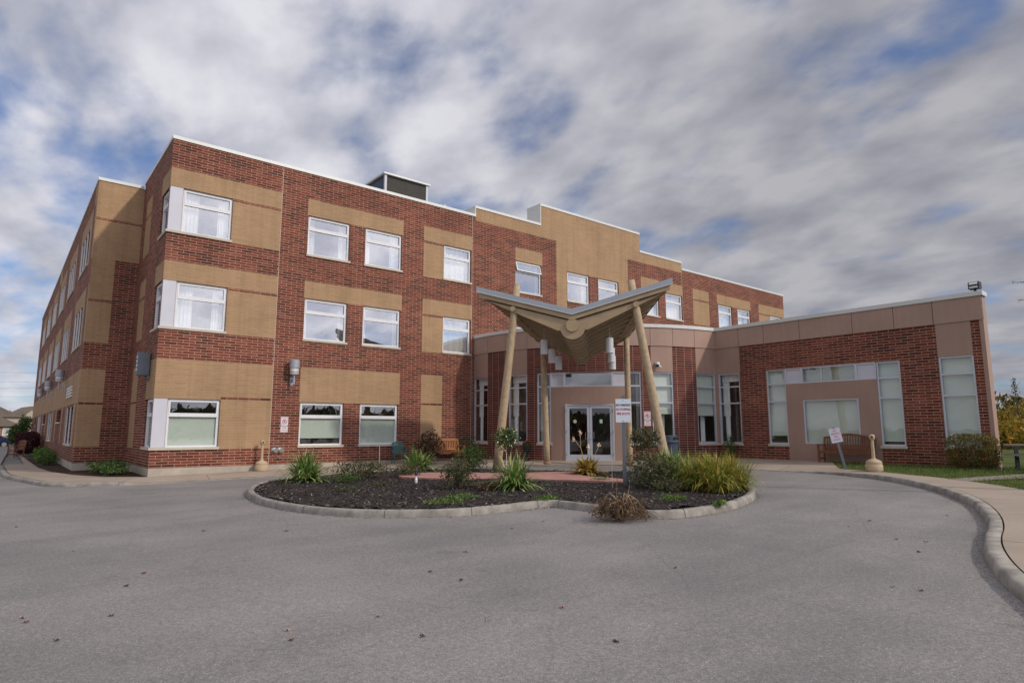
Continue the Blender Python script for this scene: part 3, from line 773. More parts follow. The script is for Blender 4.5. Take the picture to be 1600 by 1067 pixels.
for k, b in enumerate(bays):
    for (a_, b_, s, h) in ((b, b + 3.6, S3, H3), (b, b + 3.6, S2, H2)) + (((b, b + 3.2, S1, 2.6),) if k % 2 == 0 else ()):
        T, ln = local(Lp, a_, b_)
        for q in ((0, .5, 1) if b_ - a_ < 3.4 else (0, .34, .67, 1)): m = MB(); m.box(max(.002, ln * q - .03), min(ln - .002, ln * q + .03), -.01, .04, s + .09, h - .002, 0, T); m.obj('mullion', WHITE, bld)
    for s, h in ((S3, H3), (S2, H2)): window(Lp, b, b + 3.6, s, h, (.33, .67), drape=None, dep=.34)
    if k % 2 == 0: window(Lp, b, b + 3.2, S1, 2.6, (.5,), gl=GLL, dep=.34)
    else: window(Lp, b + .3, b + 2.9, 1.9, 2.6, 'plain', gl=GLL, dep=.34)
# --- far walls, roof, rooms
ot = MB()
ot.face([(XE, 0, -.3), (XE, 50, -.3), (XE, 50, PAR), (XE, 0, PAR)], 0, [(0, 0), (50, 0), (50, PAR), (0, PAR)])
ot.face([(-1.7, 49.8, -.3), (XE, 49.8, -.3), (XE, 49.8, 12.05), (-1.7, 49.8, 12.05)], 0, [(0, 0), (46, 0), (46, 12), (0, 12)])
ot.obj('rear_wall', MATS, bld)
rf = MB(); rf.face([(0, 0.01, 11.8), (XE, 0.01, 11.8), (XE, 49.8, 11.8), (0, 49.8, 11.8)]); rf.face([(-1.69, 5.81, 11.8), (0, 5.81, 11.8), (0, 49.8, 11.8), (-1.69, 49.8, 11.8)])
rf.obj('roof', ROOFM, bld)
rm = MB()
rm.face([(3.0, 3.2, 0), (XE, 3.2, 0), (XE, 3.2, 11.7), (3.0, 3.2, 11.7)]); rm.face([(3.0, 3.2, 0), (3.0, 48, 0), (3.0, 48, 11.7), (3.0, 3.2, 11.7)])
for z in (.15, 3.9, 4.3, 7.75, 8.05, 11.4): rm.face([(.02, .3, z), (XE - .1, .3, z), (XE - .1, 3.2, z), (.02, 3.2, z)], 1 if z in (.15, 4.3, 8.05) else 0); rm.face([(-1.5, 6.1, z), (3.0, 6.1, z), (3.0, 48, z), (-1.5, 48, z)], 1 if z in (.15, 4.3, 8.05) else 0)
for x in (2.9, 7.4, 10.5, 14.8, 19, 22.2, 25.5, 28.6, 32, 37, 40.5): rm.face([(x, .35, 0), (x, 3.2, 0), (x, 3.2, 11.7), (x, .35, 11.7)])
rm.obj('interior', [ROOM, ROOMD], bld)

# --- curved entrance wall
WZ0, WZ1, FZ = .93, 4.06, 5.2
TZ = 3.44
A = AU
aw = [(A(174.2), A(182.7)), (A(192.4), A(199.6)), (A(203.2), A(207.8)), (A(231.9), A(235.8)), (A(239.1), A(246.3)), (A(254.8), A(262.9))]
ao = [(a, b, WZ0, WZ1) for a, b in aw] + [(A(207.8), A(231.9), TZ, WZ1), (A(212.4), A(227.3), .2, 2.69)]
def ar(u, z):
    d = math.degrees(u / CR)
    if 207.8 < d < 231.9: return 3 if z < WZ1 else 4
    if z > WZ1:
        for a, b in ((174, 182.7), (192.4, 199.6), (239.1, 246.3), (254.8, 264)):
            if a < d < b: return 3
    if z > WZ0 and d > 262.9: return 3
    if z < WZ0 and d > 262.9: return 4
    return 4
aub = [A(x) for x in (174.2, 182.7, 192.4, 199.6, 203.2, 207.8, 212.4, 227.3, 231.9, 235.8, 239.1, 246.3, 254.8, 262.9, 263.4)]
def arcw(name, mats, lo_, hi_): pass
wall('curved_wall', arcpos, aub, [-.1, .2, WZ0, 2.69, TZ, WZ1, FZ + .02], ar, ao, revmat=3, rd=.12, sub=A(2.2))
draps = [('tied',), ('tied',), ('sheer', .3, .3), ('sheer', .0, .3), ('blind', .42), ('blind', .40)]
for (a, b), d in zip(aw, draps): window(arcpos, a, b, WZ0, WZ1, 'tall', gl=GLL, fm=ALU, drape=d, dep=.03 if d[0] != 'x' else .03)
# transom row over the door, split in chords
tr_ = [(207.8, 212.1, 0), (212.1, 227.0, 1), (227.0, 231.9, 0)]
for a, b, glz in tr_:
    T, ln = local(arcpos, A(a), A(b))
    f = MB(); fbars(f, T, 0, ln, TZ, WZ1, .05, .0, .09); o = f.obj('transom', ALU, bld)
    m2 = MB(); m2.box(.05, ln - .05, .035, .05, TZ + .05, WZ1 - .05, 0, T); m2.obj('pane' if glz else 'infill_panel', glass('transom_glass', .22, .7) if glz else WPANEL, o)
# doors: straight chord set in the curve
T, ln = local(arcpos, A(212.4), A(227.3))
sag = CR * (1 - math.cos(R(7.45)))
f = MB(); d0, d1 = -.02, .12; zf = .30
fbars(f, T, 0, ln, zf - .05, 2.69, .07, d0, d1)
fr_ = f.obj('door_frame', ALU, bld)
sf = MB()   # soffit and jamb cover between curve and straight frame
for i in range(10):
    a0, a1 = 212.4 + 14.9 * i / 10, 212.4 + 14.9 * (i + 1) / 10
    p0, p1 = arcpos(A(a0), 0), arcpos(A(a1), 0); t0, t1 = T(ln * i / 10, .1, 2.69), T(ln * (i + 1) / 10, .1, 2.69)
    sf.face([(*p0, 2.689), (*p1, 2.689), (t1[0], t1[1], 2.689), (t0[0], t0[1], 2.689)])
sf.obj('door_soffit', BEIGE, bld)
mid = ln / 2
for a0, a1, hx, sg in ((.075, mid - .006, mid - .05, -1), (mid + .006, ln - .075, mid + .05, 1)):
    dm = MB(); fbars(dm, T, a0, a1, zf, 2.61, .10, .0, .05); dm.box(a0 + .10, a1 - .10, .0, .05, zf + .1, zf + .24, 0, T)
    o = dm.obj('door', ALU, bld)
    gm = MB(); gm.face([T(a, .03, z) for a, z in ((a0 + .1, zf + .24), (a1 - .1, zf + .24), (a1 - .1, 2.51), (a0 + .1, 2.51))]); gm.obj('pane', GLD, o)
    h = MB(); h.tube([T(hx, .0, 1.22), T(hx, -.07, 1.22), T(hx + sg * .13, -.07, 1.22), T(hx + sg * .13, -.07, 1.48), T(hx, -.07, 1.48), T(hx, .0, 1.48)], .013, 8); h.obj('door_handle', CHROME, o)
    hg = MB()
    ox = a0 - .03 if sg < 0 else a1 + .03
    for z in (.55, 1.5, 2.4): hg.tube([T(ox, -.03, z - .06), T(ox, -.03, z + .06)], .014, 8)
    hg.obj('hinge', GREYM, o)
    st_ = MB()
    cxs = a0 + (.34 if sg < 0 else .48); zc_ = 1.95
    st_.face([T(cxs + .075 * math.cos(t * .3927), .022, zc_ + .075 * math.sin(t * .3927)) for t in range(16)]) if sg < 0 else st_.face([T(cxs + a, .022, zc_ + b) for a, b in ((-.06, -.08), (.06, -.08), (.06, .08), (-.06, .08))])
    st_.obj('door_sticker', M('sticker', (.45, .62, .50), .5), o)
# inside of lobby
li = MB()
for i in range(24):
    a0, a1 = 172 + 92 * i / 24, 172 + 92 * (i + 1) / 24
    p0, p1 = arcpos(A(a0), 3.0), arcpos(A(a1), 3.0); q0, q1 = arcpos(A(a0), .14), arcpos(A(a1), .14)
    li.face([(*p0, .2), (*p1, .2), (*p1, 5.0), (*p0, 5.0)], 0)
    li.face([(*p0, .32), (*p1, .32), (*q1, .32), (*q0, .32)], 1); li.face([(*p0, 4.3), (*p1, 4.3), (*q1, 4.3), (*q0, 4.3)], 0)
for a in (190, 205, 234, 250): 
    p0, p1 = arcpos(A(a), 3.0), arcpos(A(a), .2); li.face([(*p0, .2), (*p1, .2), (*p1, 5), (*p0, 5)], 0)
li.face([T(.15, 1.4, .32), T(1.0, 1.4, .32), T(1.0, 1.4, 2.9), T(.15, 1.4, 2.9)], 2)
li.obj('lobby', [ROOM, ROOMD, DOORIN], bld)

# --- wing wall x = 20.77, u = -y - 8.77
XW = 20.77
Wp = lin((XW, -8.77), (0, -1))        # inwards +x
def W_(y): return -y - 8.77
wo_ = [(W_(-8.86), W_(-9.93), WZ0, WZ1), (W_(-11.15), W_(-11.98), WZ0, WZ1), (W_(-15.45), W_(-16.25), WZ0, WZ1), (W_(-17.45), W_(-18.47), WZ0, WZ1),
       (W_(-11.98), W_(-15.45), TZ, WZ1), (W_(-12.64), W_(-14.76), 1.05, 2.77)]
def wr(u, z):
    y = -u - 8.77
    if y > -9.97 and z > WZ1: return 3
    if y > -8.86 and z > WZ0: return 3
    if -15.45 < y < -11.98 and z < WZ1: return 3
    if -18.47 < y < -17.45 and z > WZ1: return 3
    if y < -18.72: return 3
    return 0
wall('wing_wall', Wp, [0, W_(-8.86), W_(-9.97), W_(-11.15), W_(-11.98), W_(-15.45), W_(-17.45), W_(-18.47), W_(-18.72), W_(-18.84)], [.1, WZ0, WZ1, TZ, FZ + .02], wr, wo_, revmat=3, rd=.12)
window(Wp, wo_[0][0], wo_[0][1], WZ0, WZ1, 'tall', gl=GLL, fm=ALU, drape=('tied',), dep=.03)
window(Wp, wo_[1][0], wo_[1][1], WZ0, WZ1, 'tall', gl=GLL, fm=ALU, drape=('blind', .12), dep=.03)
window(Wp, wo_[2][0], wo_[2][1], WZ0, WZ1, 'tall', gl=GLL, fm=ALU, drape=('blind', .06), dep=.03)
window(Wp, wo_[3][0], wo_[3][1], WZ0, WZ1, 'tall', gl=GLL, fm=ALU, drape=('blind', .0), dep=.03)
window(Wp, wo_[5][0], wo_[5][1], 1.05, 2.77, 'plain', gl=GLL, fm=ALU, drape=('blind', .05), dep=.02, sill=False)
for y0, y1, glz in ((-11.98, -12.66, 0), (-12.66, -14.74, 1), (-14.74, -15.45, 0)):
    T, ln = local(Wp, W_(y0), W_(y1)); f = MB(); fbars(f, T, 0, ln, TZ, WZ1, .045, .0, .09)
    if glz: f.box(ln * .38 - .02, ln * .38 + .02, .01, .08, TZ + .045, WZ1 - .045, 0, T)
    o = f.obj('transom', ALU, bld)
    m2 = MB(); m2.box(.045, ln - .045, .035, .05, TZ + .045, WZ1 - .045, 0, T); m2.obj('pane' if glz else 'infill_panel', GLL if glz else WPANEL, o)
    if glz: m2 = MB(); m2.box(.05, ln - .05, .3, .31, TZ, WZ1, 0, T); m2.obj('blind', BLIND, o)
# wing end: trim and slanted end wall
we = MB(); we.box(XW + .0005, XW + .40, -18.84, -18.835 + .3, .1, 6.0, 0)
we.face([(XW + .4, -18.6, .1), (XW + 10, -14.2, .1), (XW + 10, -14.2, 6.0), (XW + .4, -18.6, 6.0)], 1)
we.obj('wing_end_wall', [BEIGE, RED], bld)
wr_ = MB(); wr_.face([(XW + .01, -18.6, 5.85), (XW + 10, -14.2, 5.85), (XW + 10, -.01, 5.85), (XW + .01, -.01, 5.85)])
for i in range(20):
    a0, a1 = 174 + 90 * i / 20, 174 + 90 * (i + 1) / 20; wr_.face([(*arcpos(A(a0), .02), 5.85), (*arcpos(A(a1), .02), 5.85), (CX, CY, 5.85)])
wr_.face([(13.6, 0, 5.849), (CX, CY, 5.849), (CX, -.01, 5.849)])
wr_.obj('wing_roof', ROOFM, bld)
ri = MB(); ri.face([(XW + 3.0, -17.3, .2), (XW + 3.0, -.1, .2), (XW + 3.0, -.1, 5.84), (XW + 3.0, -17.3, 5.84)])
ri.face([(XW + .15, -18.4, .3), (XW + 3.2, -17.2, .3), (XW + 3.2, -8.8, .3), (XW + .15, -8.8, .3)], 1); ri.face([(XW + .15, -18.4, 4.3), (XW + 3.2, -17.2, 4.3), (XW + 3.2, -8.8, 4.3), (XW + .15, -8.8, 4.3)])
ri.face([(XW + .15, -10.5, .2), (XW + 3.2, -10.5, .2), (XW + 3.2, -10.5, 5.5), (XW + .15, -10.5, 5.5)])
ri.obj('wing_interior', [ROOM, ROOMD], bld)
# fascia panels + dark backing + coping
bk = MB(); fp = []
def strip(mb, pos, u0, u1, z0, z1, d0, d1, step=.3, mi=0):
    n = max(1, int((u1 - u0) / step))
    for i in range(n):
        a, b = u0 + (u1 - u0) * i / n, u0 + (u1 - u0) * (i + 1) / n
        A0, A1, B0, B1 = pos(a, d0), pos(b, d0), pos(a, d1), pos(b, d1)
        mb.face([(*A0, z0), (*A1, z0), (*A1, z1), (*A0, z1)], mi); mb.face([(*A0, z0), (*A1, z0), (*B1, z0), (*B0, z0)], mi); mb.face([(*A0, z1), (*A1, z1), (*B1, z1), (*B0, z1)], mi)
        if i == 0: mb.face([(*A0, z0), (*B0, z0), (*B0, z1), (*A0, z1)], mi)
        if i == n - 1: mb.face([(*A1, z0), (*B1, z0), (*B1, z1), (*A1, z1)], mi)
strip(bk, arcpos, A(174), A(263.4), FZ + .01, 6.0, -.002, .05); strip(bk, Wp, 0, W_(-18.84), FZ + .01, 6.0, -.002, .05, 20)
bk.obj('fascia_backing', DARK, bld)
js = [174, 182.7, 191.0, 199.7, 208.3, 215.5, 223.5, 231.5, 239.0, 246.5, 254.5, 263.3]
for a, b in zip(js[:-1], js[1:]):
    m2 = MB(); strip(m2, arcpos, A(a) + .009, A(b) - .009, FZ, 6.0, -.03, -.003); m2.obj('fascia_panel', BEIGE2, bld)
ws = [0.03, 1.2, 2.38, 3.93, 5.97, 7.41, 8.65, W_(-18.85)]
for a, b in zip(ws[:-1], ws[1:]):
    m2 = MB(); strip(m2, Wp, a + .009, b - .009, FZ, 6.0, -.03, -.003, 20); m2.obj('fascia_panel', BEIGE2, bld)
m2 = MB(); strip(m2, arcpos, A(174), A(263.6), 6.0, 6.15, -.07, .3); strip(m2, Wp, .0, W_(-18.90), 6.001, 6.149, -.07, .3, 20)
m2.box(XW + .3, XW + .45, -18.9, -18.5, 6.0, 6.148)
m2.obj('wing_coping', COPE, bld)

# ------------------------------------------------------------------ rooftop things
t = thing('rooftop_unit', 'dark meshed ventilation box standing on the flat roof', 'ventilation unit', (13.9, 9.4, 11.8))
hx0, hx1, hy0, hy1 = 12.7, 15.6, 8.0, 13.5
m = MB(); m.box(hx0 - 13.9, hx1 - 13.9, hy0 - 9.4, hy1 - 9.4, 0, 5.0); m.obj('casing', HVAC, t)
m = MB(); m.box(hx0 - 13.93, hx0 - 13.905, hy0 - 9.2, hy1 - 9.5, 0, 4.9); m.obj('side_panel', HVACB, t)
m = MB()
for xx in (hx0 - 13.95, hx1 - 13.97): m.box(xx, xx + .14, hy0 - 9.47, hy0 - 9.33, 0, 5.02)
m.obj('corner_post', WPANEL, t)
m = MB(); m.box(hx0 - 14.05, hx1 - 13.72, hy0 - 9.55, hy1 - 9.2, 5.03, 5.14); m.obj('lid', COPE, t)
t = thing('roof_pipe', 'short bent pinkish pipe beside the rooftop box', 'vent pipe', (16.4, 8.1, 11.8))
m = MB(); m.tube([(0, 0, 0), (0, 0, 3.7), (.12, 0, 3.92), (.5, 0, 3.95)], .16, 10); m.obj('pipe', WPANEL, t)
m = MB(); m.tube([(.5, 0, 3.95), (.62, 0, 3.95)], .2, 10); m.obj('pipe_collar', COPE, t)
t = thing('floodlight', 'black double floodlight on the roof corner of the single storey wing', 'floodlight', (20.95, -18.66, 6.15)); t.scale = (.85, .85, .85)
m = MB(); m.tube([(0, 0, 0), (0, 0, .12)], .05, 8); m.obj('bracket', BLACKP, t)
for z in (.13, .27):
    m = MB()
    def TT(x, y, zq): return (x - .06 * (zq - z) * 3, y, zq)
    m.prism([(-.22, z), (.16, z), (.20, z + .13), (-.14, z + .14)], lambda a, b, d: (a, d, b), -.18, .18); o = m.obj('lamp_head', BLACKP, t)
    m = MB(); m.face([(-.225, -.14, z + .02), (-.225, .14, z + .02), (-.16, .14, z + .125), (-.16, -.14, z + .125)]); m.obj('lens', LENS, o)
    for k in range(5):
        pass

# ------------------------------------------------------------------ wall lamps
def wall_lamp(x, y, z, rz, label, s=1.0):
    t = thing('wall_lamp', label, 'lamp', (x, y, z), rz, 'lantern lamps on the brick walls')
    m = MB(); m.box(-.07, .07, -.03, -.001, -.02, .3); m.obj('wall_plate', LAMPG, t)
    m = MB(); m.box(-.035, .035, -.30, -.03, .12, .19); m.tube([(0, -.27, .0), (0, -.27, .38)], .04, 10); m.obj('arm', LAMPG, t)
    m = MB(); m.lathe((0, -.27, 0), [(.0, .36), (.08, .37), (.155, .40), (.165, .44), (.165, .66), (.0, .66)], 20); m.obj('lamp_glass', LENS, t, smooth=False)
    m = MB(); m.lathe((0, -.27, 0), [(.17, .45), (.172, .49), (.165, .53), (.16, .49), (.17, .45)], 20); m.obj('lamp_ring', LAMPG, t)
    m = MB(); m.lathe((0, -.27, 0), [(.0, .64), (.19, .64), (.195, .66), (.195, .95), (.18, .965), (.0, .97)], 24); m.obj('lamp_shade', LAMPG, t)
    return t
wall_lamp(4.78, 0, 3.36, 0, 'grey lantern lamp above the no parking sign on the front wall')
t = thing('wall_light_box', 'dark grey box light with slotted side on the narrow shaded side wall', 'light', (0, 1.2, 3.55))
m = MB(); m.box(-.42, -.04, -.16, .18, 0, .82); m.obj('housing', POSTM, t)
m = MB(); m.box(-.04, -.001, -.06, .08, .05, .6); m.tube([(-.15, 0, 0), (-.15, 0, -.1), (-.02, 0, -.16)], .045, 8); m.obj('bracket', POSTM, t)
m = MB()
for q in range(4): m.box(-.43, -.421, -.1, .12, .16 + q * .15, .24 + q * .15)
m.obj('louvre', WHITE, t)
wall_lamp(-1.7, 13.2, 3.55, -math.pi / 2, 'nearest grey lantern lamp along the long left wall')
wall_lamp(-1.7, 22.5, 3.55, -math.pi / 2, 'second grey lantern lamp along the long left wall')
wall_lamp(-1.7, 32.0, 3.55, -math.pi / 2, 'farthest grey lantern lamp along the long left wall')
# vents on left wall
m = MB()
for k in range(3):
    for q in range(4): m.box(-1.76, -1.701, 9.0 + k * .9, 9.6 + k * .9, 3.05 + q * .13, 3.12 + q * .13)
tag(m.obj('wall_vent', WHITE), 'row of small white louvre vents on the left wall below the lamp', 'vent')

# ------------------------------------------------------------------ entrance canopy
D = Vector((15.5, -5.9)); AX = Vector((-.766, -.643)); LT = Vector((.643, -.766))
def CP(al, la, z): q = D + AX * al + LT * la; return (q.x, q.y, z)
t = thing('entrance_canopy', 'tan butterfly roof canopy on four leaning posts before the entrance doors', 'canopy', (0, 0, 0))
def lerp(a, b, f): return a + (b - a) * f
def roofpt(al, s, dz=0):           # s in [-1, 1] lateral fraction
    f = (al - .9) / 4.0; hw = lerp(1.95, 3.5, f); zv = lerp(5.02, 5.86, f); tip = lerp(.52, .97, f)
    c = -.17
    return (c + s * hw, zv + tip * abs(s) + dz)
rm_ = MB()
for sgn in (-1, 1):
    for i in range(8):
        a0, a1 = .9 + 4.0 * i / 8, .9 + 4.0 * (i + 1) / 8
        P = [CP(a0, *roofpt(a0, 0)), CP(a1, *roofpt(a1, 0)), CP(a1, *roofpt(a1, sgn)), CP(a0, *roofpt(a0, sgn))]
        rm_.face(P); Q = [CP(a0, *roofpt(a0, 0, -.10)), CP(a1, *roofpt(a1, 0, -.10)), CP(a1, *roofpt(a1, sgn, -.10)), CP(a0, *roofpt(a0, sgn, -.10))]; rm_.face(Q)
rm_.obj('roof_deck', TAN, t)
for sgn in (-1, 1):
    m = MB()
    def fascia(mb, al0, al1, zt, zb_, out):
        for (a, s0, s1) in ((al0, 0, sgn),):
            p = [roofpt(a, s0), roofpt(a, s1)]
            A0 = [CP(a, p[0][0], p[0][1] + zt), CP(a, p[1][0] + sgn * out, p[1][1] + zt), CP(a, p[1][0] + sgn * out, p[1][1] + zb_), CP(a, p[0][0], p[0][1] + zb_)]
            B0 = [CP(al1, p[0][0], p[0][1] + zt), CP(al1, p[1][0] + sgn * out, p[1][1] + zt), CP(al1, p[1][0] + sgn * out, p[1][1] + zb_), CP(al1, p[0][0], p[0][1] + zb_)]
            mb.face(A0); mb.face(B0[::-1])
            for i in range(4): mb.face([A0[i], A0[(i + 1) % 4], B0[(i + 1) % 4], B0[i]])
    fascia(m, 4.96, 4.86, .04, -.17, .03)
    # side eave edging
    for i in range(8):
        a0, a1 = .9 + 3.95 * i / 8, .9 + 3.95 * (i + 1) / 8; p0, p1 = roofpt(a0, sgn), roofpt(a1, sgn)
        for o_ in (0, .03): m.face([CP(a0, p0[0] + sgn * o_, p0[1] + .05), CP(a1, p1[0] + sgn * o_, p1[1] + .05), CP(a1, p1[0] + sgn * o_, p1[1] - .12), CP(a0, p0[0] + sgn * o_, p0[1] - .12)])
        m.face([CP(a0, p0[0], p0[1] + .05), CP(a1, p1[0], p1[1] + .05), CP(a1, p1[0] + sgn * .03, p1[1] + .05), CP(a0, p0[0] + sgn * .03, p0[1] + .05)])
    m.obj('metal_fascia', FASG, t)
    m = MB(); fascia(m, 4.975, 4.965, -.155, -.18, .03); m.obj('drip_edge', COPE, t)
    m = MB(); fascia(m, 4.92, 4.85, -.175, -.35, -.05); m.obj('fascia_board', TAN, t)
# gull-wing ribs with a round hub
NR = 9
for i in range(NR):
    al = 4.76 - 3.70 * i / (NR - 1); f = (al - .9) / 4.0; hw = lerp(1.95, 3.5, f); r_ = lerp(.33, .46, f); zc_ = roofpt(al, 0)[1] - .11 - r_ * .98; c = -.17
    top, bot = [], []
    tipf = .97
    outline = []
    # top edge follows underside of roof, left tip to right tip
    for s in (-tipf, -.5, 0, .5, tipf):
        la, z = roofpt(al, s, -.115 if i else -.36); 
        if i == 0 and s == 0: z += .0
        outline.append((la, z))
    # bottom from right tip to lobe, lobe arc, to left tip
    def under(s):
        la, z = roofpt(al, s); return (la, z - (.22 if i else .31) - (1 - abs(s)) * lerp(.46, .62, f))
    outline.append(under(tipf)); outline.append(under(.55)); outline.append(under(.16))
    for k in range(13):
        a = R(-15 - 150 * k / 12); outline.append((c + r_ * math.cos(a), zc_ + r_ * math.sin(a)))
    outline.append(under(-.16)); outline.append(under(-.55)); outline.append(under(-tipf))
    m = MB(); wd = .085
    m.prism(outline, lambda a, b, d: CP(al + d, a, b), wd, -wd); rb = m.obj('rib', TAN, t)
    if i == 0:
        m = MB(); cc = CP(al + .045, c, zc_ + .03); m.tube([CP(al + .08, c, zc_ + .05), CP(al + .15, c, zc_ + .05)], .235, 28); m.obj('hub_disc', TAN, rb)
# spine tube and purlins
m = MB(); m.tube([CP(4.7, -.17, roofpt(4.7, 0)[1] - .5), CP(1.05, -.17, roofpt(1.05, 0)[1] - .42)], [.2, .15], 16); m.obj('spine_tube', TAN, t)
for s in (-.72, .72):
    m = MB(); p = [CP(a, *roofpt(a, s, -.3 - .1 * (a > 3))) for a in (4.7, 1.0)]; m.tube(p, .06, 8); m.obj('purlin', TAN, t)
def post(b, tp, r0, r1, name='post'):
    m = MB(); n_ = 7; pts = [tuple(lerp(b[k], tp[k], q / n_) for k in range(3)) for q in range(n_ + 1)]
    m.tube(pts, [lerp(r0, r1, q / n_) for q in range(n_ + 1)], 20); return m.obj(name, TANP, t, smooth=False)
for b, tp, r0, r1 in (((CP(4.7, -2.99, .05)), CP(4.7, -2.22, 6.95), .165, .125), (CP(4.7, 3.02, .05), CP(4.7, 1.94, 6.92), .165, .135),
                      (CP(1.25, -1.62, .2), CP(1.25, -1.77, 5.3), .13, .12), (CP(1.3, 1.71, .2), CP(1.3, 1.70, 5.3), .13, .115)):
    o = post(b, tp, r0, r1)
    for p_ in o.data.polygons: p_.use_smooth = len(p_.vertices) == 4
for la, al in ((-1.62, 1.25), (1.71, 1.3)):
    m = MB(); m.lathe(CP(al, la, .22), [(.0, .0), (.16, .0), (.16, .05), (.13, .10), (.12, .10)], 18); m.obj('post_base', M('rusty_base', (.30, .18, .10), .8), t)
for s in (-1, 1):     # knuckles where the front beam crosses the posts
    m = MB(); la = -2.36 if s < 0 else 2.10; m.tube([CP(4.72, la, 6.0), CP(4.92, la, 6.0)], .10, 14); m.obj('post_knuckle', TAN, t)
# pendant lamps
for k, (la, al, z) in enumerate(((-1.37, 3.7, 4.43), (-1.2, 2.7, 4.2), (-1.05, 1.75, 4.02), (1.1, 3.7, 4.43), (1.12, 2.7, 4.18), (1.12, 1.75, 3.99))):
    side = 'left' if k < 3 else 'right'; wh = ('front', 'middle', 'rear')[k % 3]
    q = CP(al, la, z); tt = thing('pendant_lamp', f'{wh} white cylinder lamp hanging under the {side} half of the canopy', 'lamp', q, 0, 'cylinder lamps hanging from the canopy')
    m = MB(); m.lathe((0, 0, 0), [(.0, .02), (.12, .02), (.135, .0), (.14, .0), (.14, .54), (.12, .56), (.0, .56)], 20); m.obj('lamp_shade', M('pendant_white', (.62, .63, .66), .5, .05), tt)
    ztop = roofpt(al, (la + .17) / lerp(1.95, 3.5, (al - .9) / 4))[1] - .1
    m = MB(); m.tube([(0, 0, .56), (0, 0, ztop - z)], .010, 6); m.obj('cable', WPANEL, tt)

# ------------------------------------------------------------------ text
def text(body, size, mat, parent, loc, rot, sx=1.0, name='lettering', bold=0.0):
    cu = bpy.data.curves.new(name, 'FONT'); cu.body = body; cu.size = size; cu.align_x = 'CENTER'; cu.align_y = 'CENTER'; cu.offset = bold; cu.extrude = .0008; cu.resolution_u = 3
    tmp = bpy.data.objects.new('tmp', cu); col.objects.link(tmp)
    bpy.context.view_layer.update()
    me = bpy.data.meshes.new_from_object(tmp.evaluated_get(bpy.context.evaluated_depsgraph_get())); bpy.data.objects.remove(tmp)
    me.name = name; me.materials.clear(); me.materials.append(mat)
    o = bpy.data.objects.new(name, me); col.objects.link(o); o.parent = parent; o.location = loc; o.rotation_euler = rot; o.scale = (sx, 1, 1); return o
def no_park_symbol(parent, y, z, r_):
    m = MB(); n_ = 28
    for i in range(n_):
        a, b = 2 * math.pi * i / n_, 2 * math.pi * (i + 1) / n_
        m.face([(r_ * math.cos(a), y, z + r_ * math.sin(a)), (r_ * math.cos(b), y, z + r_ * math.sin(b)), (r_ * .8 * math.cos(b), y, z + r_ * .8 * math.sin(b)), (r_ * .8 * math.cos(a), y, z + r_ * .8 * math.sin(a))])
    k = r_ * .62; wd = r_ * .07
    m.face([(-k - wd, y - .001, z + k - wd), (-k + wd, y - .001, z + k + wd), (k + wd, y - .001, z - k + wd), (k - wd, y - .001, z - k - wd)])
    m.obj('prohibition_ring', SIGNR, parent)
    text('P', r_ * 1.35, SIGNK, parent, (0, y + .0006, z), (R(90), 0, 0), bold=.003, name='letter')
def np_sign(loc, rz, label):
    t = thing('no_parking_sign', label, 'sign', loc, rz, 'no parking signs on brick walls')
    m = MB(); m.box(-.15, .15, -.012, -.001, 0, .62); m.obj('sign_plate', M('sign_face', (.68, .64, .66), .5), t)
    m = MB(); fbars(m, lambda a, d, z: (a, d, z), -.14, .14, .01, .61, .008, -.0135, -.0125); m.obj('sign_border', SIGNR, t)
    no_park_symbol(t, -.0145, .42, .095)
    text('FIRE ROUTE', .045, SIGNR, t, (0, -.0135, .575), (R(90), 0, 0), name='lettering')
    for k, s in enumerate(('TOW AWAY', 'ZONE')): text(s, .055, SIGNK, t, (0, -.0135, .25 - k * .075), (R(90), 0, 0), bold=.0015)
    text('VEHICLES', .05, SIGNR, t, (0, -.0135, .08), (R(90), 0, 0), bold=.001)
    return t
np_sign((4.58, 0, 1.49), 0, 'tall white no parking sign on the front wall between yellow panel and window')
aa = R(237.4); np_sign((CX + (CR + .01) * math.cos(aa), CY + (CR + .01) * math.sin(aa), 1.75), aa + math.pi / 2, 'white no parking sign on the curved wall half behind a canopy post')
# free-standing sign
v = math.atan2(8.81 + 4.12, -13.59 + 24.92)      # towards the camera
t = thing('post_sign', 'white fire route sign on a straight dark post in the island', 'sign', (8.86, -13.63, gs(8.8) - .02), -v + R(4))
m = MB()
m.box(-.045, .045, -.02, -.012, 0, 2.36); m.box(-.045, -.037, -.012, .03, 0, 2.36); m.box(.037, .045, -.012, .03, 0, 2.36); m.obj('sign_post', POSTM, t)
m = MB(); m.box(-.20, .20, -.032, -.024, 1.65, 2.27); m.obj('sign_plate', SIGNW, t)
text('NO PARKING', .085, SIGNK, t, (0, -.034, 2.105), (R(90), 0, 0), .74, bold=.002)
text('NO STOPPING', .085, SIGNR, t, (0, -.034, 1.99), (R(90), 0, 0), .68, bold=.002)
text('FIRE ROUTE', .085, SIGNR, t, (0, -.034, 1.875), (R(90), 0, 0), .76, bold=.002)
m = MB()
for z in (1.69, 2.23): m.tube([(0, -.033, z), (0, -.042, z)], .012, 8)
m.obj('bolt', POSTM, t)
v = math.atan2(17.42 + 4.12, -15.58 + 24.92)
t = thing('post_sign', 'leaning white sign with red lettering on a post at the grass edge', 'sign', (17.42, -15.58, gs(17.4) - .02), -v + R(6))
t.rotation_euler = (R(-3), R(-11.5), -v + R(6))
m = MB(); m.box(-.04, .04, -.02, -.012, 0, 1.4); m.box(-.04, -.033, -.012, .03, 0, 1.4); m.box(.033, .04, -.012, .03, 0, 1.4); m.obj('sign_post', POSTM, t)
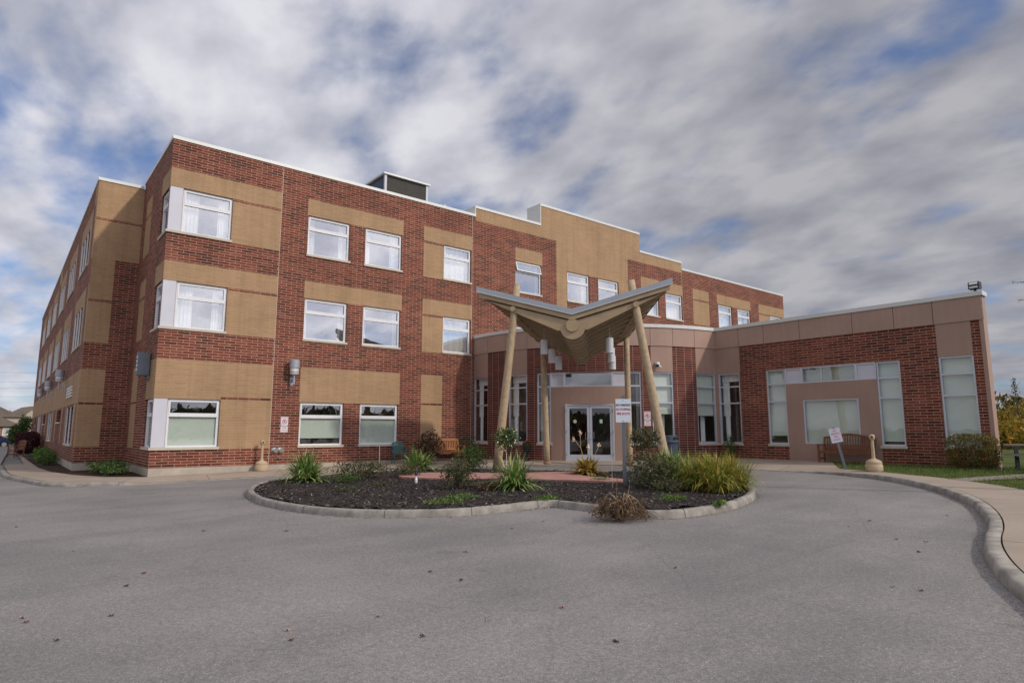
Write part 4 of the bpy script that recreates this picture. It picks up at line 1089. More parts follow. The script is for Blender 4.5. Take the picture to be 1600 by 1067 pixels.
m = MB(); m.box(-.17, .17, -.032, -.024, .90, 1.37); m.obj('sign_plate', M('sign_pinkish', (.62, .58, .66), .5), t)
for k, s in enumerate(('NO', 'PARKING', 'FIRE', 'ROUTE')): text(s, .075, M('faded_red', (.50, .16, .18), .6), t, (0, -.034, 1.29 - k * .1), (R(90), 0, 0), .8)

# ------------------------------------------------------------------ small furniture
def ash_stand(x, y, label, rz):
    t = thing('smokers_outpost', label, 'ash receptacle', (x, y, gs(x)), rz, 'sand coloured cigarette receptacles')
    m = MB(); m.lathe((0, 0, 0), [(.0, .0), (.235, .0), (.245, .02), (.245, .20), (.225, .22), (.22, .235), (.235, .25), (.20, .32), (.12, .365), (.065, .385), (.055, .42)], 28); m.obj('base', STONE, t, smooth=True)
    m = MB(); m.lathe((0, 0, 0), [(.055, .40), (.042, .9), (.042, .98)], 18); m.obj('neck', STONE, t, smooth=True)
    m = MB(); m.lathe((0, 0, 0), [(.042, .96), (.075, .985), (.083, 1.03), (.083, 1.08), (.065, 1.125), (.0, 1.14)], 20); h = m.obj('head', STONE, t, smooth=True)
    m = MB(); m.tube([(0, -.06, 1.055), (0, -.09, 1.055)], .032, 14); m.obj('opening', BLACKP, h)
    return t
ash_stand(3.69, -.32, 'sand coloured cigarette receptacle against the front wall near the corner', 0)
ash_stand(17.15, -16.55, 'sand coloured cigarette receptacle standing on the lawn edge', -R(66))
# standpipe (siamese connection)
t = thing('standpipe_inlet', 'polished twin fire hose inlet on the front wall under the no parking sign', 'hose inlet', (4.33, 0, .72))
m = MB(); m.box(-.22, .30, -.02, -.001, 0, .24); m.obj('plate', CHROME, t)
for x in (-.06, .16):
    m = MB(); m.tube([(x, -.02, .12), (x, -.13, .10)], [.065, .075], 16); m.tube([(x, -.13, .10), (x, -.15, .095)], .085, 16); o = m.obj('inlet_cap', CHROME, t)
t = thing('drain_pipe', 'small round grey drain outlet below the hose inlet', 'pipe', (4.45, 0, .52)); m = MB(); m.tube([(0, 0, 0), (0, -.05, 0)], .045, 12); m.obj('outlet', POSTM, t)
# security camera
a = R(240.9); q = (CX + CR * math.cos(a), CY + CR * math.sin(a))
t = thing('security_camera', 'white dome security camera on the brown panel above a curved wall window', 'camera', (q[0], q[1], 4.32), a + math.pi / 2)
m = MB(); m.box(-.07, .07, -.05, -.001, .0, .16); m.obj('mount', WHITE, t)
m = MB(); m.lathe((0, -.12, 0), [(.0, .16), (.07, .15), (.09, .10), (.09, .05), (.07, .04)], 16); m.obj('housing', WHITE, t)
m = MB(); m.lathe((0, -.12, 0), [(.07, .05), (.065, .0), (.04, -.04), (.0, -.055)], 16); m.obj('dome', BLACKP, t)
m = MB(); m.tube([(.03, -.12, .02), (.12, -.2, -.08)], .045, 12); m.obj('lens_tube', WHITE, t)
# litter bin
t = thing('litter_bin', 'dark blue round plastic litter bin behind the right canopy post', 'bin', (17.45, -8.65, gs(17.4)))
m = MB(); m.lathe((0, 0, 0), [(.0, .0), (.27, .0), (.335, .74), (.345, .78), (.33, .78)], 26); m.obj('drum', BINM, t)
m = MB(); m.lathe((0, 0, 0), [(.36, .74), (.37, .76), (.37, .80), (.34, .84), (.31, 1.0), (.27, 1.04), (.0, 1.05)], 26); l_ = m.obj('lid', BINM, t)
m = MB(); m.box(-.16, .16, -.335, -.30, .86, .98); m.obj('flap', BLACKP, l_)
# planter with flowers near the door
q = arcpos(A(200.9), -.4)
t = thing('flower_planter', 'black urn with red flowers beside the entrance windows', 'planter', (q[0], q[1], gs(q[0])))
m = MB(); m.lathe((0, 0, 0), [(.0, .0), (.15, .0), (.15, .03), (.05, .10), (.05, .28), (.14, .42), (.19, .60), (.2, .62), (.17, .62), (.0, .58)], 18); m.obj('urn', BLACKP, t)
def leafcloud(mb, n, sampler, size, mi=0, flat=.0):
    for _ in range(n):
        p = Vector(sampler()); s = size * rnd.uniform(.6, 1.3)
        d = Vector((rnd.gauss(0, 1), rnd.gauss(0, 1), rnd.gauss(0, 1) * (1 - flat))).normalized(); e_ = d.orthogonal().normalized(); e_.rotate(Matrix.Rotation(rnd.uniform(0, 6.28), 3, d)); f_ = d.cross(e_)
        mb.face([p - e_ * s, p + f_ * s * .42 + e_ * s * .1, p + e_ * s, p - f_ * s * .42 + e_ * s * .1], mi)
def ball(cx, cy, cz, rx, ry, rz_, hollow=.45, seed=0, lump=.28):
    def smp():
        while True:
            v_ = Vector((rnd.gauss(0, 1), rnd.gauss(0, 1), rnd.gauss(0, 1))).normalized()
            k_ = 1 + lump * noise.noise(v_ * 2.2 + Vector((seed * 7.1, 0, 0))) * 1.6
            r2 = (hollow + (1 - hollow) * rnd.random() ** .6) * k_
            if noise.noise(v_ * 4.5 * r2 + Vector((seed * 3.3, 5, 0))) < -.22: continue
            return (cx + v_.x * rx * r2, cy + v_.y * ry * r2, cz + v_.z * rz_ * r2)
    return smp
m = MB(); leafcloud(m, 260, ball(0, 0, .70, .2, .2, .15, .2, 3), .04); m.obj('foliage', GRNL, t)
m = MB(); leafcloud(m, 70, ball(0, 0, .82, .15, .15, .07, .3, 4), .045); m.obj('flower', FLOWR, t)

# benches
def bench(name, label, loc, rz, wood, width, arch=.10, group=None):
    t = thing(name, label, 'bench', loc, rz, group); w2 = width / 2
    for sx in (-w2, w2 - .06):
        m = MB(); m.box(sx, sx + .06, -.52, -.46, 0, .64); m.obj('leg', wood, t)
        m = MB(); m.prism([(-.06, 0), (0, 0), (.0, .42), (.10, .95), (.04, .95), (-.06, .45)], lambda a, b, d: (d, a, b), sx, sx + .06); m.obj('leg', wood, t)
        m = MB(); m.box(sx - .01, sx + .07, -.56, .04, .64, .675); m.obj('armrest', wood, t)
        m = MB(); m.box(sx + .01, sx + .05, -.46, -.06, .12, .17); m.obj('stretcher', wood, t)
    m = MB()
    for k in range(6): m.box(-w2 + .061, w2 - .061, -.51 + k * .083, -.45 + k * .083, .415, .435)
    m.box(-w2 + .061, w2 - .061, -.50, -.47, .34, .412); m.obj('seat', wood, t)
    m = MB(); n_ = int(width / .095)
    for k in range(1, n_):
        x = -w2 + .03 + (width - .06) * k / n_; top = .88 + arch * math.cos(math.pi * x / width) ** 2
        m.prism([(.0, .50), (.02, .50), (.085, top), (.065, top)], lambda a, b, d: (d, a, b), x - .022, x + .022)
    n_ = 12
    for k in range(n_):
        x0, x1 = -w2 + .06 + (width - .12) * k / n_, -w2 + .06 + (width - .12) * (k + 1) / n_
        z0, z1 = .88 + arch * math.cos(math.pi * x0 / width) ** 2, .88 + arch * math.cos(math.pi * x1 / width) ** 2
        for y_ in (.05, .10): m.face([(x0, y_, z0), (x1, y_, z1), (x1, y_, z1 + .08), (x0, y_, z0 + .08)])
        m.face([(x0, .05, z0 + .08), (x1, .05, z1 + .08), (x1, .10, z1 + .08), (x0, .10, z0 + .08)]); m.face([(x0, .05, z0), (x1, .05, z1), (x1, .10, z1), (x0, .10, z0)])
    m.box(-w2 + .06, w2 - .06, .0, .03, .46, .52); m.obj('backrest', wood, t)
    return t
bench('garden_bench', 'orange wooden garden bench against the front wall behind the shrubs', (11.65, -.18, gs(11.6)), 0, WOODO, 2.1, .0)
bench('garden_bench', 'brown arched back wooden bench below the wide wing window', (20.62, -14.35, gs(20.6)), -math.pi / 2, WOODB, 1.85, .12)
bench('garden_bench', 'weathered reddish wooden bench on the pavement at the far left', (-2.9, 24.6, gs(-3)), R(-75), WOODB, 1.2, .06)
# green plastic chair
t = thing('plastic_chair', 'dark green plastic garden chair under the ground floor window', 'chair', (9.35, -.62, gs(9.3)), R(-15))
for x in (-.24, .24):
    for y in (-.2, .22):
        m = MB(); m.tube([(x * 1.1, y * 1.15, 0), (x, y, .62 if y < 0 else .42)], .022, 8); m.obj('leg', PLG, t)
    m = MB(); m.tube([(x, -.24, .63), (x, .0, .66), (x, .26, .66)], .028, 8); m.obj('armrest', PLG, t)
m = MB(); m.box(-.24, .24, -.24, .24, .40, .43); m.obj('seat', PLG, t)
m = MB()
for k in range(9):
    x = -.24 + .06 * k; tp = .80 + .10 * math.cos(x / .27 * 1.4); m.prism([(.20, .43), (.22, .43), (.34, tp), (.32, tp)], lambda a, b, d: (d, a, b), x - .02, x + .02)
m.tube([(-.27 + .54 * k / 10, .335, .80 + .10 * math.cos((-.27 + .54 * k / 10) / .27 * 1.4)) for k in range(11)], .025, 8); m.obj('backrest', PLG, t)
# leaning pole and garden stake
t = thing('leaning_pole', 'pale wooden pole leaning against the front wall beneath a window', 'pole', (8.55, -.35, gs(8.5))); m = MB(); m.tube([(0, 0, 0), (.06, .12, .42), (.16, .33, .84)], [.022, .02, .018], 8); m.obj('shaft', YELP, t); m = MB(); m.tube([(.16, .33, .84), (.165, .34, .88)], .024, 8); m.obj('tip', WHITE, t)
t = thing('solar_stake', 'small garden stake light standing in the mulch', 'garden light', (5.22, -9.07, gs(5.2))); 
m = MB(); m.lathe((0, 0, 0), [(.0, 0), (.035, 0), (.045, .10), (.02, .16), (.015, .2)], 12); m.obj('base', SIGNW, t)
m = MB(); m.lathe((0, 0, 0), [(.015, .2), (.035, .24), (.035, .36), (.02, .42), (.0, .44)], 12); m.obj('lamp_head', M('stake_purple', (.08, .05, .08), .5), t)
# picnic table at right
t = thing('picnic_table', 'weathered grey picnic table with dark legs on the lawn at the right edge', 'table', (20.55, -20.0, gs(21)), R(-76))
GW = M('grey_wood', (.22, .20, .17), .85, .2, 5)
m = MB()
for k in range(5): m.box(-.9, .9, -.36 + k * .15, -.22 + k * .15, .72, .76)
m.obj('tabletop', GW, t)
for sy in (-.72, .48): m = MB(); m.box(-.9, .9, sy, sy + .24, .43, .47); m.obj('seat', GW, t)
for sx in (-.65, .6):
    for s in (-1, 1): m = MB(); m.prism([(s * .25, .72), (s * .36, .72), (s * .74, 0), (s * .60, 0)], lambda a, b, d: (d, a, b), sx, sx + .09); m.obj('leg', BLACKP, t)
    m = MB(); m.box(sx + .02, sx + .07, -.7, .7, .38, .43); m.obj('cross_beam', BLACKP, t)

# ------------------------------------------------------------------ plants
def blades_plant(name, label, cat, x, y, n, Lm, wd, mat, spread=.12, up=(35, 88), droop=.55, rad=(1, 1), group=None, z=None):
    z = mz(x, y) - .02 if z is None else z
    t = thing(name, label, cat, (x, y, z), 0, group); m = MB()
    for _ in range(n):
        az = rnd.uniform(0, 6.283); el = R(rnd.uniform(*up)); Lb = Lm * rnd.uniform(.6, 1.05); r0 = rnd.random() ** .5 * spread
        px, py = math.cos(rnd.uniform(0, 6.28)) * r0 * rad[0], math.sin(rnd.uniform(0, 6.28)) * r0 * rad[1]
        p = Vector((px, py, 0)); d = Vector((math.cos(az) * math.cos(el), math.sin(az) * math.cos(el), math.sin(el))); side = Vector((-math.sin(az), math.cos(az), 0)); pts = [(p.copy(), wd * .5)]
        K = 5; dr = droop * rnd.uniform(.4, 1.6)
        for k in range(1, K + 1):
            p = p + d * (Lb / K); d = (d + Vector((0, 0, -dr * (k / K) * .55))).normalized()
            if p.z < .01: p.z = .01
            pts.append((p.copy(), wd * .5 * (1.15, 1.1, .95, .65, .06)[k - 1]))
        for (a_, wa), (b_, wb) in zip(pts[:-1], pts[1:]):
            mb = m; i0 = len(mb.v)
        i0 = len(m.v)
        for q_, ww in pts: m.v += [tuple(q_ - side * ww), tuple(q_ + side * ww)]
        for k in range(K): m.f.append((i0 + 2 * k, i0 + 2 * k + 1, i0 + 2 * k + 3, i0 + 2 * k + 2)); m.m.append(0); m.uv += [(0, 0)] * 4
    m.obj('leaf_blades', mat, t); return t
blades_plant('yucca', 'green spiky clump at the left end of the island bed', 'plant', 3.2, -6.0, 300, 1.12, .048, YUCCA, .22, up=(10, 84), droop=.9)
blades_plant('yucca', 'green spiky clump in front of the wall bench shrub', 'plant', 7.55, -5.2, 240, 1.0, .045, YUCCA, .22, up=(10, 84), droop=.9)
blades_plant('yucca', 'green and straw coloured spiky clump in the middle of the island', 'plant', 6.2, -12.3, 320, 1.0, .042, YUCCA, .2, up=(10, 84), droop=1.0)
blades_plant('daylily', 'long arching green and yellow grassy clump at the right end of the island', 'plant', 9.4, -16.0, 2500, 1.02, .022, REED, .75, up=(30, 82), droop=1.15, rad=(.8, .65))
blades_plant('daylily', 'upright fresh green grassy clump left of the big arching one', 'plant', 9.5, -14.7, 420, 1.05, .026, YUCCA, .35, up=(50, 86), droop=.5)
blades_plant('hosta', 'yellowed drooping hosta in front of the doors', 'plant', 10.3, -10.85, 220, .68, .09, YELL, .16, up=(20, 80), droop=1.0)
t = thing('dry_flower_stalk', 'tall forked dry flower stalks rising over the yellowed hosta', 'plant', (10.2, -10.9, gs(10)))
m = MB(); m.tube([(0, 0, 0), (-.08, .02, .5), (-.16, .06, .85)], .010, 6); m.tube([(-.16, .06, .85), (-.34, .16, 1.12)], .008, 6); m.tube([(-.16, .06, .85), (-.17, .06, 1.25)], .008, 6); m.tube([(.1, -.05, 0), (.2, -.1, .5), (.38, -.2, .9)], .008, 6); m.obj('stalk', M('straw', (.45, .36, .22), .8), t)
for x, y, z in ((-.36, .17, 1.13), (-.17, .06, 1.3), (.4, -.2, .95), (.1, -.03, .9)):
    m = MB(); leafcloud(m, 14, ball(x, y, z, .05, .05, .08, .2, 1), .05); m.obj('seed_head', FLOWP, t)

def shrub(name, label, cat, x, y, rx, ry, h, n, size, mat, z=None, seed=1, stems=8, lump=.35, hollow=.25, base=.0, group=None, stick=BARK, round_=False):
    z = (mz(x, y) if z is None else z); t = thing(name, label, cat, (x, y, z - .01), 0, group)
    m = MB()
    for k in range(stems):
        a_ = rnd.uniform(0, 6.28); e_ = rnd.uniform(.2, .95); q = (math.cos(a_) * rx * e_, math.sin(a_) * ry * e_, h * rnd.uniform(.6, .98)); 
        m.tube([(q[0] * .12, q[1] * .12, 0), (q[0] * .5, q[1] * .5, q[2] * .55), q], [.012, .008, .003], 5)
    m.obj('stems', stick, t)
    m = MB(); sm = ball(0, 0, base + (h - base) * .5, rx, ry, (h - base) * .52, hollow, seed, lump)
    def s2():
        while True:
            q = sm()
            if q[2] > .015: return q
    leafcloud(m, n, s2, size); m.obj('foliage', mat, t); return t
shrub('shrub', 'low dusky brown green shrub behind the left part of the island', 'shrub', 4.75, -6.6, 1.05, .7, .55, 1600, .04, DUSK, seed=2, stems=22)
shrub('shrub', 'low straggling shrub right of the dusky one in the island', 'shrub', 6.2, -6.9, .55, .5, .42, 700, .035, DUSK, seed=12, stems=14)
shrub('lavender_bush', 'feathery grey green bush with thin shoots left of centre', 'shrub', 5.2, -11.2, .5, .5, .72, 1700, .035, DUSK, seed=3, stems=30)
shrub('shrub', 'dark green bush behind the feathery bush near the left post', 'shrub', 9.1, -6.3, .62, .6, .85, 1700, .04, GRNL, seed=4, stems=20)
shrub('rose_bush', 'loose rose bush with small pale blooms left of the arching grass', 'shrub', 8.6, -14.75, .72, .65, .88, 2100, .038, DUSK, seed=5, stems=30)
shrub('burning_bush', 'reddish brown leafy shrub in front of the wall bench', 'shrub', 10.0, -1.9, .62, .5, 1.35, 1500, .06, BRNL, z=gs(10), seed=6, stems=26)
shrub('shrub', 'sparse dark leggy shrub at the right end of the wall bench', 'shrub', 11.9, -2.2, .5, .4, 1.25, 420, .05, GRNL, z=gs(12), seed=7, stems=14)
shrub('shrub', 'thin green shrub in the inner corner of the wing', 'shrub', 20.3, -9.6, .3, .3, 1.05, 420, .05, GRNL, z=gs(20), seed=8, stems=8)
shrub('shrub', 'olive low shrub between the left spiky clump and the dusky shrub', 'shrub', 3.9, -7.4, .45, .4, .3, 500, .035, GRNL, seed=71, stems=10)
shrub('flowering_perennial', 'small reddish brown plant at the foot of the feathery bush', 'plant', 5.5, -12.1, .35, .3, .22, 420, .035, BRNL, seed=72, stems=8)
shrub('flowering_perennial', 'straw brown spent plant beside the big arching clump', 'plant', 8.1, -15.6, .5, .4, .35, 650, .035, DUSK, seed=73, stems=14)
# mounded low weeds
for k, (x, y, r_, lab) in enumerate(((3.3, -13.5, .55, 'patch of bright low weeds near the front of the mulch'), (4.1, -13.0, .4, 'smaller bright weed patch right of the first'), (5.2, -14.6, .35, 'low weeds beside the notch of the kerb'), (6.9, -16.6, .42, 'weeds at the front right of the mulch'), (2.9, -9.6, .4, 'dull weeds at the left of the mulch'), (9.0, -12.6, .35, 'weeds behind the sign post'), (4.0, -9.3, .3, 'thin weeds near the garden stake'), (6.9, -17.72, .16, 'small weed tuft growing on the front kerb right of the dead heap'))):
    shrub('weed_patch', lab, 'weeds', x, y, r_, r_ * .7, .12, 260, .028, GRNB if k not in (4, 6) else DUSK, seed=20 + k, stems=0 + 3, lump=.5, group='weed patches in the mulch')
# standard roses
for k, (x, y, hc, r_, mt, lab) in enumerate(((9.22, -8.15, 1.13, .46, GRNL, 'standard rose with round dark crown and pale blooms by the left post'), (11.65, -12.05, 1.08, .50, DUSK, 'standard rose with round dark purple green crown by the right post'))):
    t = thing('standard_rose', lab, 'small tree', (x, y, gs(x)), 0)
    m = MB(); m.tube([(0, 0, 0), (.02, .01, .4), (-.01, 0, hc - .2)], [.02, .016, .014], 8)
    for q in range(9): a_ = q * .7; m.tube([(-.01, 0, hc - .25), (math.cos(a_) * r_ * .5, math.sin(a_) * r_ * .5, hc), (math.cos(a_) * r_ * .9, math.sin(a_) * r_ * .9, hc + .15 * math.sin(q * 2))], [.010, .007, .004], 5)
    m.obj('trunk', YELP if k == 0 else BARK, t)
    m = MB(); leafcloud(m, 1500, ball(0, 0, hc, r_, r_, r_ * .86, .2, 30 + k, .3), .042); m.obj('crown', mt, t)
    if k == 0:
        m = MB(); leafcloud(m, 60, ball(-.1, -.1, hc, r_ * 1.02, r_ * 1.02, r_ * .8, .95, 33), .04); m.obj('blooms', FLOWP, t)
m = MB()
# dead plant bundle on the kerb
t = thing('dead_plant', 'heap of dried brown stems spilling over the island kerb', 'dead plant', (4.83, -17.02, gs(5)))
for k in range(150):
    a_ = rnd.uniform(0, 6.28); r_ = abs(rnd.gauss(0, .34)); h_ = rnd.uniform(.04, .27); b_ = a_ + rnd.uniform(-1.2, 1.2); l_ = rnd.uniform(.2, .55)
    p0 = (math.cos(a_) * r_ * .4, math.sin(a_) * r_ * .4, rnd.uniform(0, .05)); p1 = (p0[0] + math.cos(b_) * l_ * .35, p0[1] + math.sin(b_) * l_ * .35, h_); p2 = (p0[0] + math.cos(b_) * l_ * .8, p0[1] + math.sin(b_) * l_ * .8, max(-.08, h_ * .7 - .1)); p3 = (p0[0] + math.cos(b_ + .4) * l_, p0[1] + math.sin(b_ + .4) * l_, max(-.09, h_ * .3 - .12))
    m.tube([p0, p1, p2, p3], [rnd.uniform(.004, .010), .006, .004, .002], 4)
for k in range(14):
    a_ = k * 1.9; l_ = rnd.uniform(.25, .5); h_ = rnd.uniform(.15, .36); m.tube([(math.cos(a_) * l_ * q / 6 + .03 * math.sin(q * 2 + k), math.sin(a_) * l_ * q / 6 + .03 * math.cos(q * 1.7 + k), h_ * math.sin(math.pi * (q + .3) / 6.6)) for q in range(7)], [.011, .010, .009, .008, .006, .005, .003], 5, 1)
m.tube([(.25, .05, .0), (.3, .1, .25), (.42, .16, .38), (.5, .2, .5)], [.012, .01, .008, .004], 6); m.tube([(-.02, .1, 0), (-.0, .1, .3), (.06, .12, .62)], [.012, .010, .006], 6)
m.obj('stems', [M('dry_stem', (.15, .095, .055), .8, .6, 14), M('pale_stem', (.36, .26, .16), .8, .4, 9)], t)
m = MB(); leafcloud(m, 1500, ball(-.05, 0, .08, .56, .42, .20, .1, 41, .6), .033); m.obj('dead_leaves', BRNL, t)
t = thing('thin_stake', 'thin pale stake standing in the mulch left of the sign post', 'stake', (7.85, -14.1, gs(7.8))); m = MB(); m.tube([(0, 0, 0), (.0, 0, .75)], [.007, .005], 6); m.obj('shaft', YELP, t)
m = MB(); m.tube([(0, 0, .75), (0, 0, .77)], .008, 6); m.obj('tip', WHITE, t)
# hedge right, trimmed box shape
def hedge(name, label, x, y, sx, sy, h, n, size, mat, rz=0, seed=1, z=None):
    t = thing(name, label, 'hedge', (x, y, gs(x) if z is None else z), rz); m = MB()
    m.tube([(0, 0, 0), (0, 0, h * .7)], .05, 6)
    for q in range(6): a_ = q; m.tube([(0, 0, .1), (math.cos(a_) * sx * .35, math.sin(a_) * sy * .35, h * .8)], [.02, .006], 5)
    m.obj('stems', BARK, t); m = MB()
    def smp():
        while True:
            u_, v_, w_ = rnd.uniform(-1, 1), rnd.uniform(-1, 1), rnd.uniform(-1, 1)
            if max(abs(u_), abs(v_), abs(w_)) < .55: continue
            if (abs(u_) ** 4 + abs(v_) ** 4 + abs(w_) ** 4) > 1.0 + .25 * noise.noise(Vector((u_ * 2 + seed, v_ * 2, w_ * 2))): continue
            if noise.noise(Vector((u_ * 4 + seed * 3, v_ * 4, w_ * 3))) < -.30: continue
            return (u_ * sx * .5, v_ * sy * .5, h * .52 + w_ * h * .5)
    leafcloud(m, n, smp, size); m.obj('foliage', mat, t); return t
hedge('clipped_hedge', 'box clipped bush turning russet at the wing corner', 20.15, -18.35, 1.0, 1.45, 1.08, 5200, .035, HEDR, seed=3)
# left plants
shrub('shrub', 'low dark green shrub in the inner corner bed at the left', 'shrub', -.85, 2.6, .6, 2.1, .5, 2600, .045, GRNL, z=gs(0), seed=51, stems=16)
shrub('variegated_shrub', 'pale flecked green shrub beside the left wall', 'shrub', -2.2, 15.5, .45, 2.2, .75, 1500, .06, GRNB, z=gs(-2), seed=52, stems=14)
shrub('variegated_shrub', 'second pale flecked shrub nearer the left corner', 'shrub', -2.15, 12.0, .4, 1.3, .55, 900, .05, GRNL, z=gs(-2), seed=57, stems=10)
hedge('barberry_hedge', 'dark maroon hedge along the far left wall', -2.5, 29.0, 1.3, 5.5, 1.5, 6500, .07, MARL, seed=5)
def tree(name, label, x, y, h, tr_h, rx, ry, mat, n=2600, size=.12, seed=1, group=None, z=None, cat='tree'):
    z = gs(x) - .2 if z is None else z
    t = thing(name, label, cat, (x, y, z), 0, group); m = MB(); r0 = h * .028
    m.tube([(0, 0, 0), (.03 * h * .1, 0, tr_h), (0, .02 * h, h * .75)], [r0, r0 * .75, r0 * .2], 8)
    for q in range(8): a_ = q * 2.4 + seed; zz_ = tr_h * .8 + (h - tr_h) * q * .09; m.tube([(0, 0, zz_), (math.cos(a_) * rx * .5, math.sin(a_) * ry * .5, zz_ + h * .14), (math.cos(a_) * rx * .85, math.sin(a_) * ry * .85, zz_ + h * .2)], [r0 * .4, r0 * .22, r0 * .06], 5)
    m.obj('trunk', BARK, t); m = MB()
    lobes = []
    for q in range(9):
        a_ = q * 2.4 + seed; rr_ = .5 if q else 0; lobes.append((math.cos(a_) * rx * rr_, math.sin(a_) * ry * rr_, tr_h + (h - tr_h) * (.25 + .6 * ((q * .37 + seed * .13) % 1)), rnd.uniform(.4, .6)))
    for lx, ly, lz, lr in lobes: leafcloud(m, n // 9, ball(lx, ly, lz, rx * lr, ry * lr, (h - tr_h) * .30, .35, seed + lx, .4), size)
    m.obj('crown', mat, t); return t
tree('small_tree', 'round green bush tree beyond the maroon hedge at the far left', -2.75, 40.0, 2.75, .4, .85, 1.6, GRNL, 2600, .10, 3)
# autumn scrub and trees on the right
R0 = [(60, -10.9, 3.6, 2.6), (54, -13.5, 2.8, 2.4), (66, -12.6, 3.4, 2.8), (50, -14.7, 2.2, 2.1), (72, -7.5, 4.2, 3.4), (58, -14.6, 2.9, 2.5), (47, -12.6, 1.9, 2.0)]
labs = ['tallest yellow tree in the scrub', 'low golden bush in front of the scrub', 'yellow green bush in the middle of the scrub', 'near orange tinted bush in the scrub', 'olive tree at the back left of the scrub', 'golden bush at the right of the scrub', 'nearest low yellow bush past the wing']
for k, ((x, y, h, r_), lb_) in enumerate(zip(R0, labs)):
    tree('autumn_bush', lb_ + ' right of the wing', x, y, h, -.5, r_, r_, AUTL if k not in (4,) else FARL, 1900, .17, 60 + k, 'autumn bushes beyond the wing', z=gs(x) - .2)
t = thing('young_tree', 'thin bare leaved sapling rising above the yellow scrub', 'tree', (52, -12.75, gs(52) - .2)); m = MB()
m.tube([(0, 0, 0), (.05, .05, 2.4), (-.1, .15, 5.0)], [.06, .04, .012], 6)
for q in range(12): z_ = 1.9 + q * .24; a_ = q * 2.4; m.tube([(0, .1, z_), (math.cos(a_) * .35, math.sin(a_) * .35 + .1, z_ + .5)], [.02, .006], 4)
m.obj('trunk', BARK, t); m = MB()
for q in range(9): z_ = 2.6 + q * .28; leafcloud(m, 22, ball(0, .12, z_, .45 - q * .035, .45 - q * .035, .26, .3, q), .08)
m.obj('crown', FARL, t)
# far wooded ridge (one mass)
def ridge(pts, n, hmin, hmax, size, name, label, mat, zb=.2):
    m = MB()
    for _ in range(n):
        k = rnd.random() * (len(pts) - 1); i = int(k); f_ = k - i; a_, b_ = pts[i], pts[i + 1]; x = lerp(a_[0], b_[0], f_) + rnd.uniform(-6, 6); y = lerp(a_[1], b_[1], f_) + rnd.uniform(-6, 6)
        hh = hmin + (hmax - hmin) * (.5 + .5 * noise.noise(Vector((x * .07, y * .07, 1)))) ; z_ = zb + hh * rnd.random() ** .7
        p = Vector((x, y, z_)); leafcloud(m, 1, lambda: p, size)
    return tag(m.obj(name, mat), label, 'woodland', kind='stuff')
ridge([(150, 60), (160, 0), (150, -60), (120, -110)], 9000, 6, 12, .9, 'far_woodland', 'distant dark wooded strip along the right horizon', FARL)
ridge([(-160, 150), (-60, 190), (30, 200), (140, 160)], 2500, 3, 8, .9, 'far_left_woodland', 'distant low tree strip behind the houses', FARL, -.2)
ridge([(-70, -60), (-20, -85), (40, -90), (100, -70)], 12000, 3, 7, 1.0, 'rear_woodland', 'tree belt across the road behind the viewer seen in window reflections', FARL, -.3)
# pine at right edge
t = thing('pine_tree', 'dark conifer whose branch tips reach into the right edge', 'tree', (14.6, -22.30, gs(14)))
m = MB(); m.tube([(0, 0, 0), (0, 0, 4), (0, 0, 8.3)], [.13, .09, .02], 8)
brs = []
for q in range(34):
    a_ = q * 2.4; z_ = 3.95 + q * .115; l_ = max(.25, 1.5 - q * .036); e_ = (math.cos(a_) * l_, math.sin(a_) * l_, z_ + .12 * l_); m.tube([(0, 0, z_), e_], [.02, .006], 5); brs.append(((0, 0, z_), e_))
m.obj('trunk', BARK, t); m = MB()
for a_, b_ in brs:
    for k in range(60):
        f_ = rnd.uniform(.2, 1.03); p = Vector(a_).lerp(Vector(b_), f_); d = Vector((rnd.gauss(0, 1), rnd.gauss(0, 1), rnd.gauss(0, .8))).normalized(); q = p + d * rnd.uniform(.05, .12); s_ = d.orthogonal().normalized() * .006
        m.face([p - s_, p + s_, q])
m.obj('crown', PINEL, t)

# ------------------------------------------------------------------ far left: houses, car, wires
def house(x, y, wd, dp_, hh, rh, label, wm):
    t = thing('house', label, 'house', (x, y, -.4), R(8), 'suburban houses at the far left')
    m = MB(); m.box(-wd / 2, wd / 2, -dp_ / 2, dp_ / 2, 0, hh); wl_ = m.obj('wall', wm, t)
    m = MB(); ov = .5
    m.prism([(-wd / 2 - ov, hh + .01), (wd / 2 + ov, hh + .01), (wd * .22, hh + rh), (-wd * .22, hh + rh)], lambda a, b, d: (a, d, b), -dp_ / 2 - ov, dp_ / 2 + ov); m.obj('roof', HROOF, t)
    m = MB(); m.prism([(-wd * .35, hh - .2), (-wd * .08, hh - .2), (-wd * .215, hh + rh * .62)], lambda a, b, d: (a, d, b), -dp_ / 2 - 1.2, -dp_ / 2 + 2); m.obj('gable', wm, t)
    for k in range(4):
        for z_ in (1, 3.8):
            if z_ + 1.3 < hh: m = MB(); xx = -wd / 2 + wd * (k + .5) / 4; m.box(xx - .6, xx + .6, -dp_ / 2 - .06, -dp_ / 2 - .005, z_, z_ + 1.3); o = m.obj('window', WHITE, t); m = MB(); m.box(xx - .5, xx + .5, -dp_ / 2 - .08, -dp_ / 2 - .062, z_ + .1, z_ + 1.2); m.obj('pane', GLL, o)
    m = MB(); m.box(wd * .2, wd * .28, 0, .9, hh + rh * .6, hh + rh + .7); m.obj('chimney', HOUSEO, t)
house(-9, 150, 15, 10, 4.6, 2.6, 'beige two storey house with brown hip roof furthest left', HOUSEW)
house(3.5, 163, 13, 10, 4.8, 2.5, 'beige house with steep gable just left of the building edge', HOUSEW)
house(-8, 112, 12, 9, 2.5, 2.0, 'low orange brick house with grey roof behind the parked car', HOUSEO)
t = thing('parked_car', 'dark blue parked car cut by the left edge of the picture', 'car', (-4.9, 58, -.22))
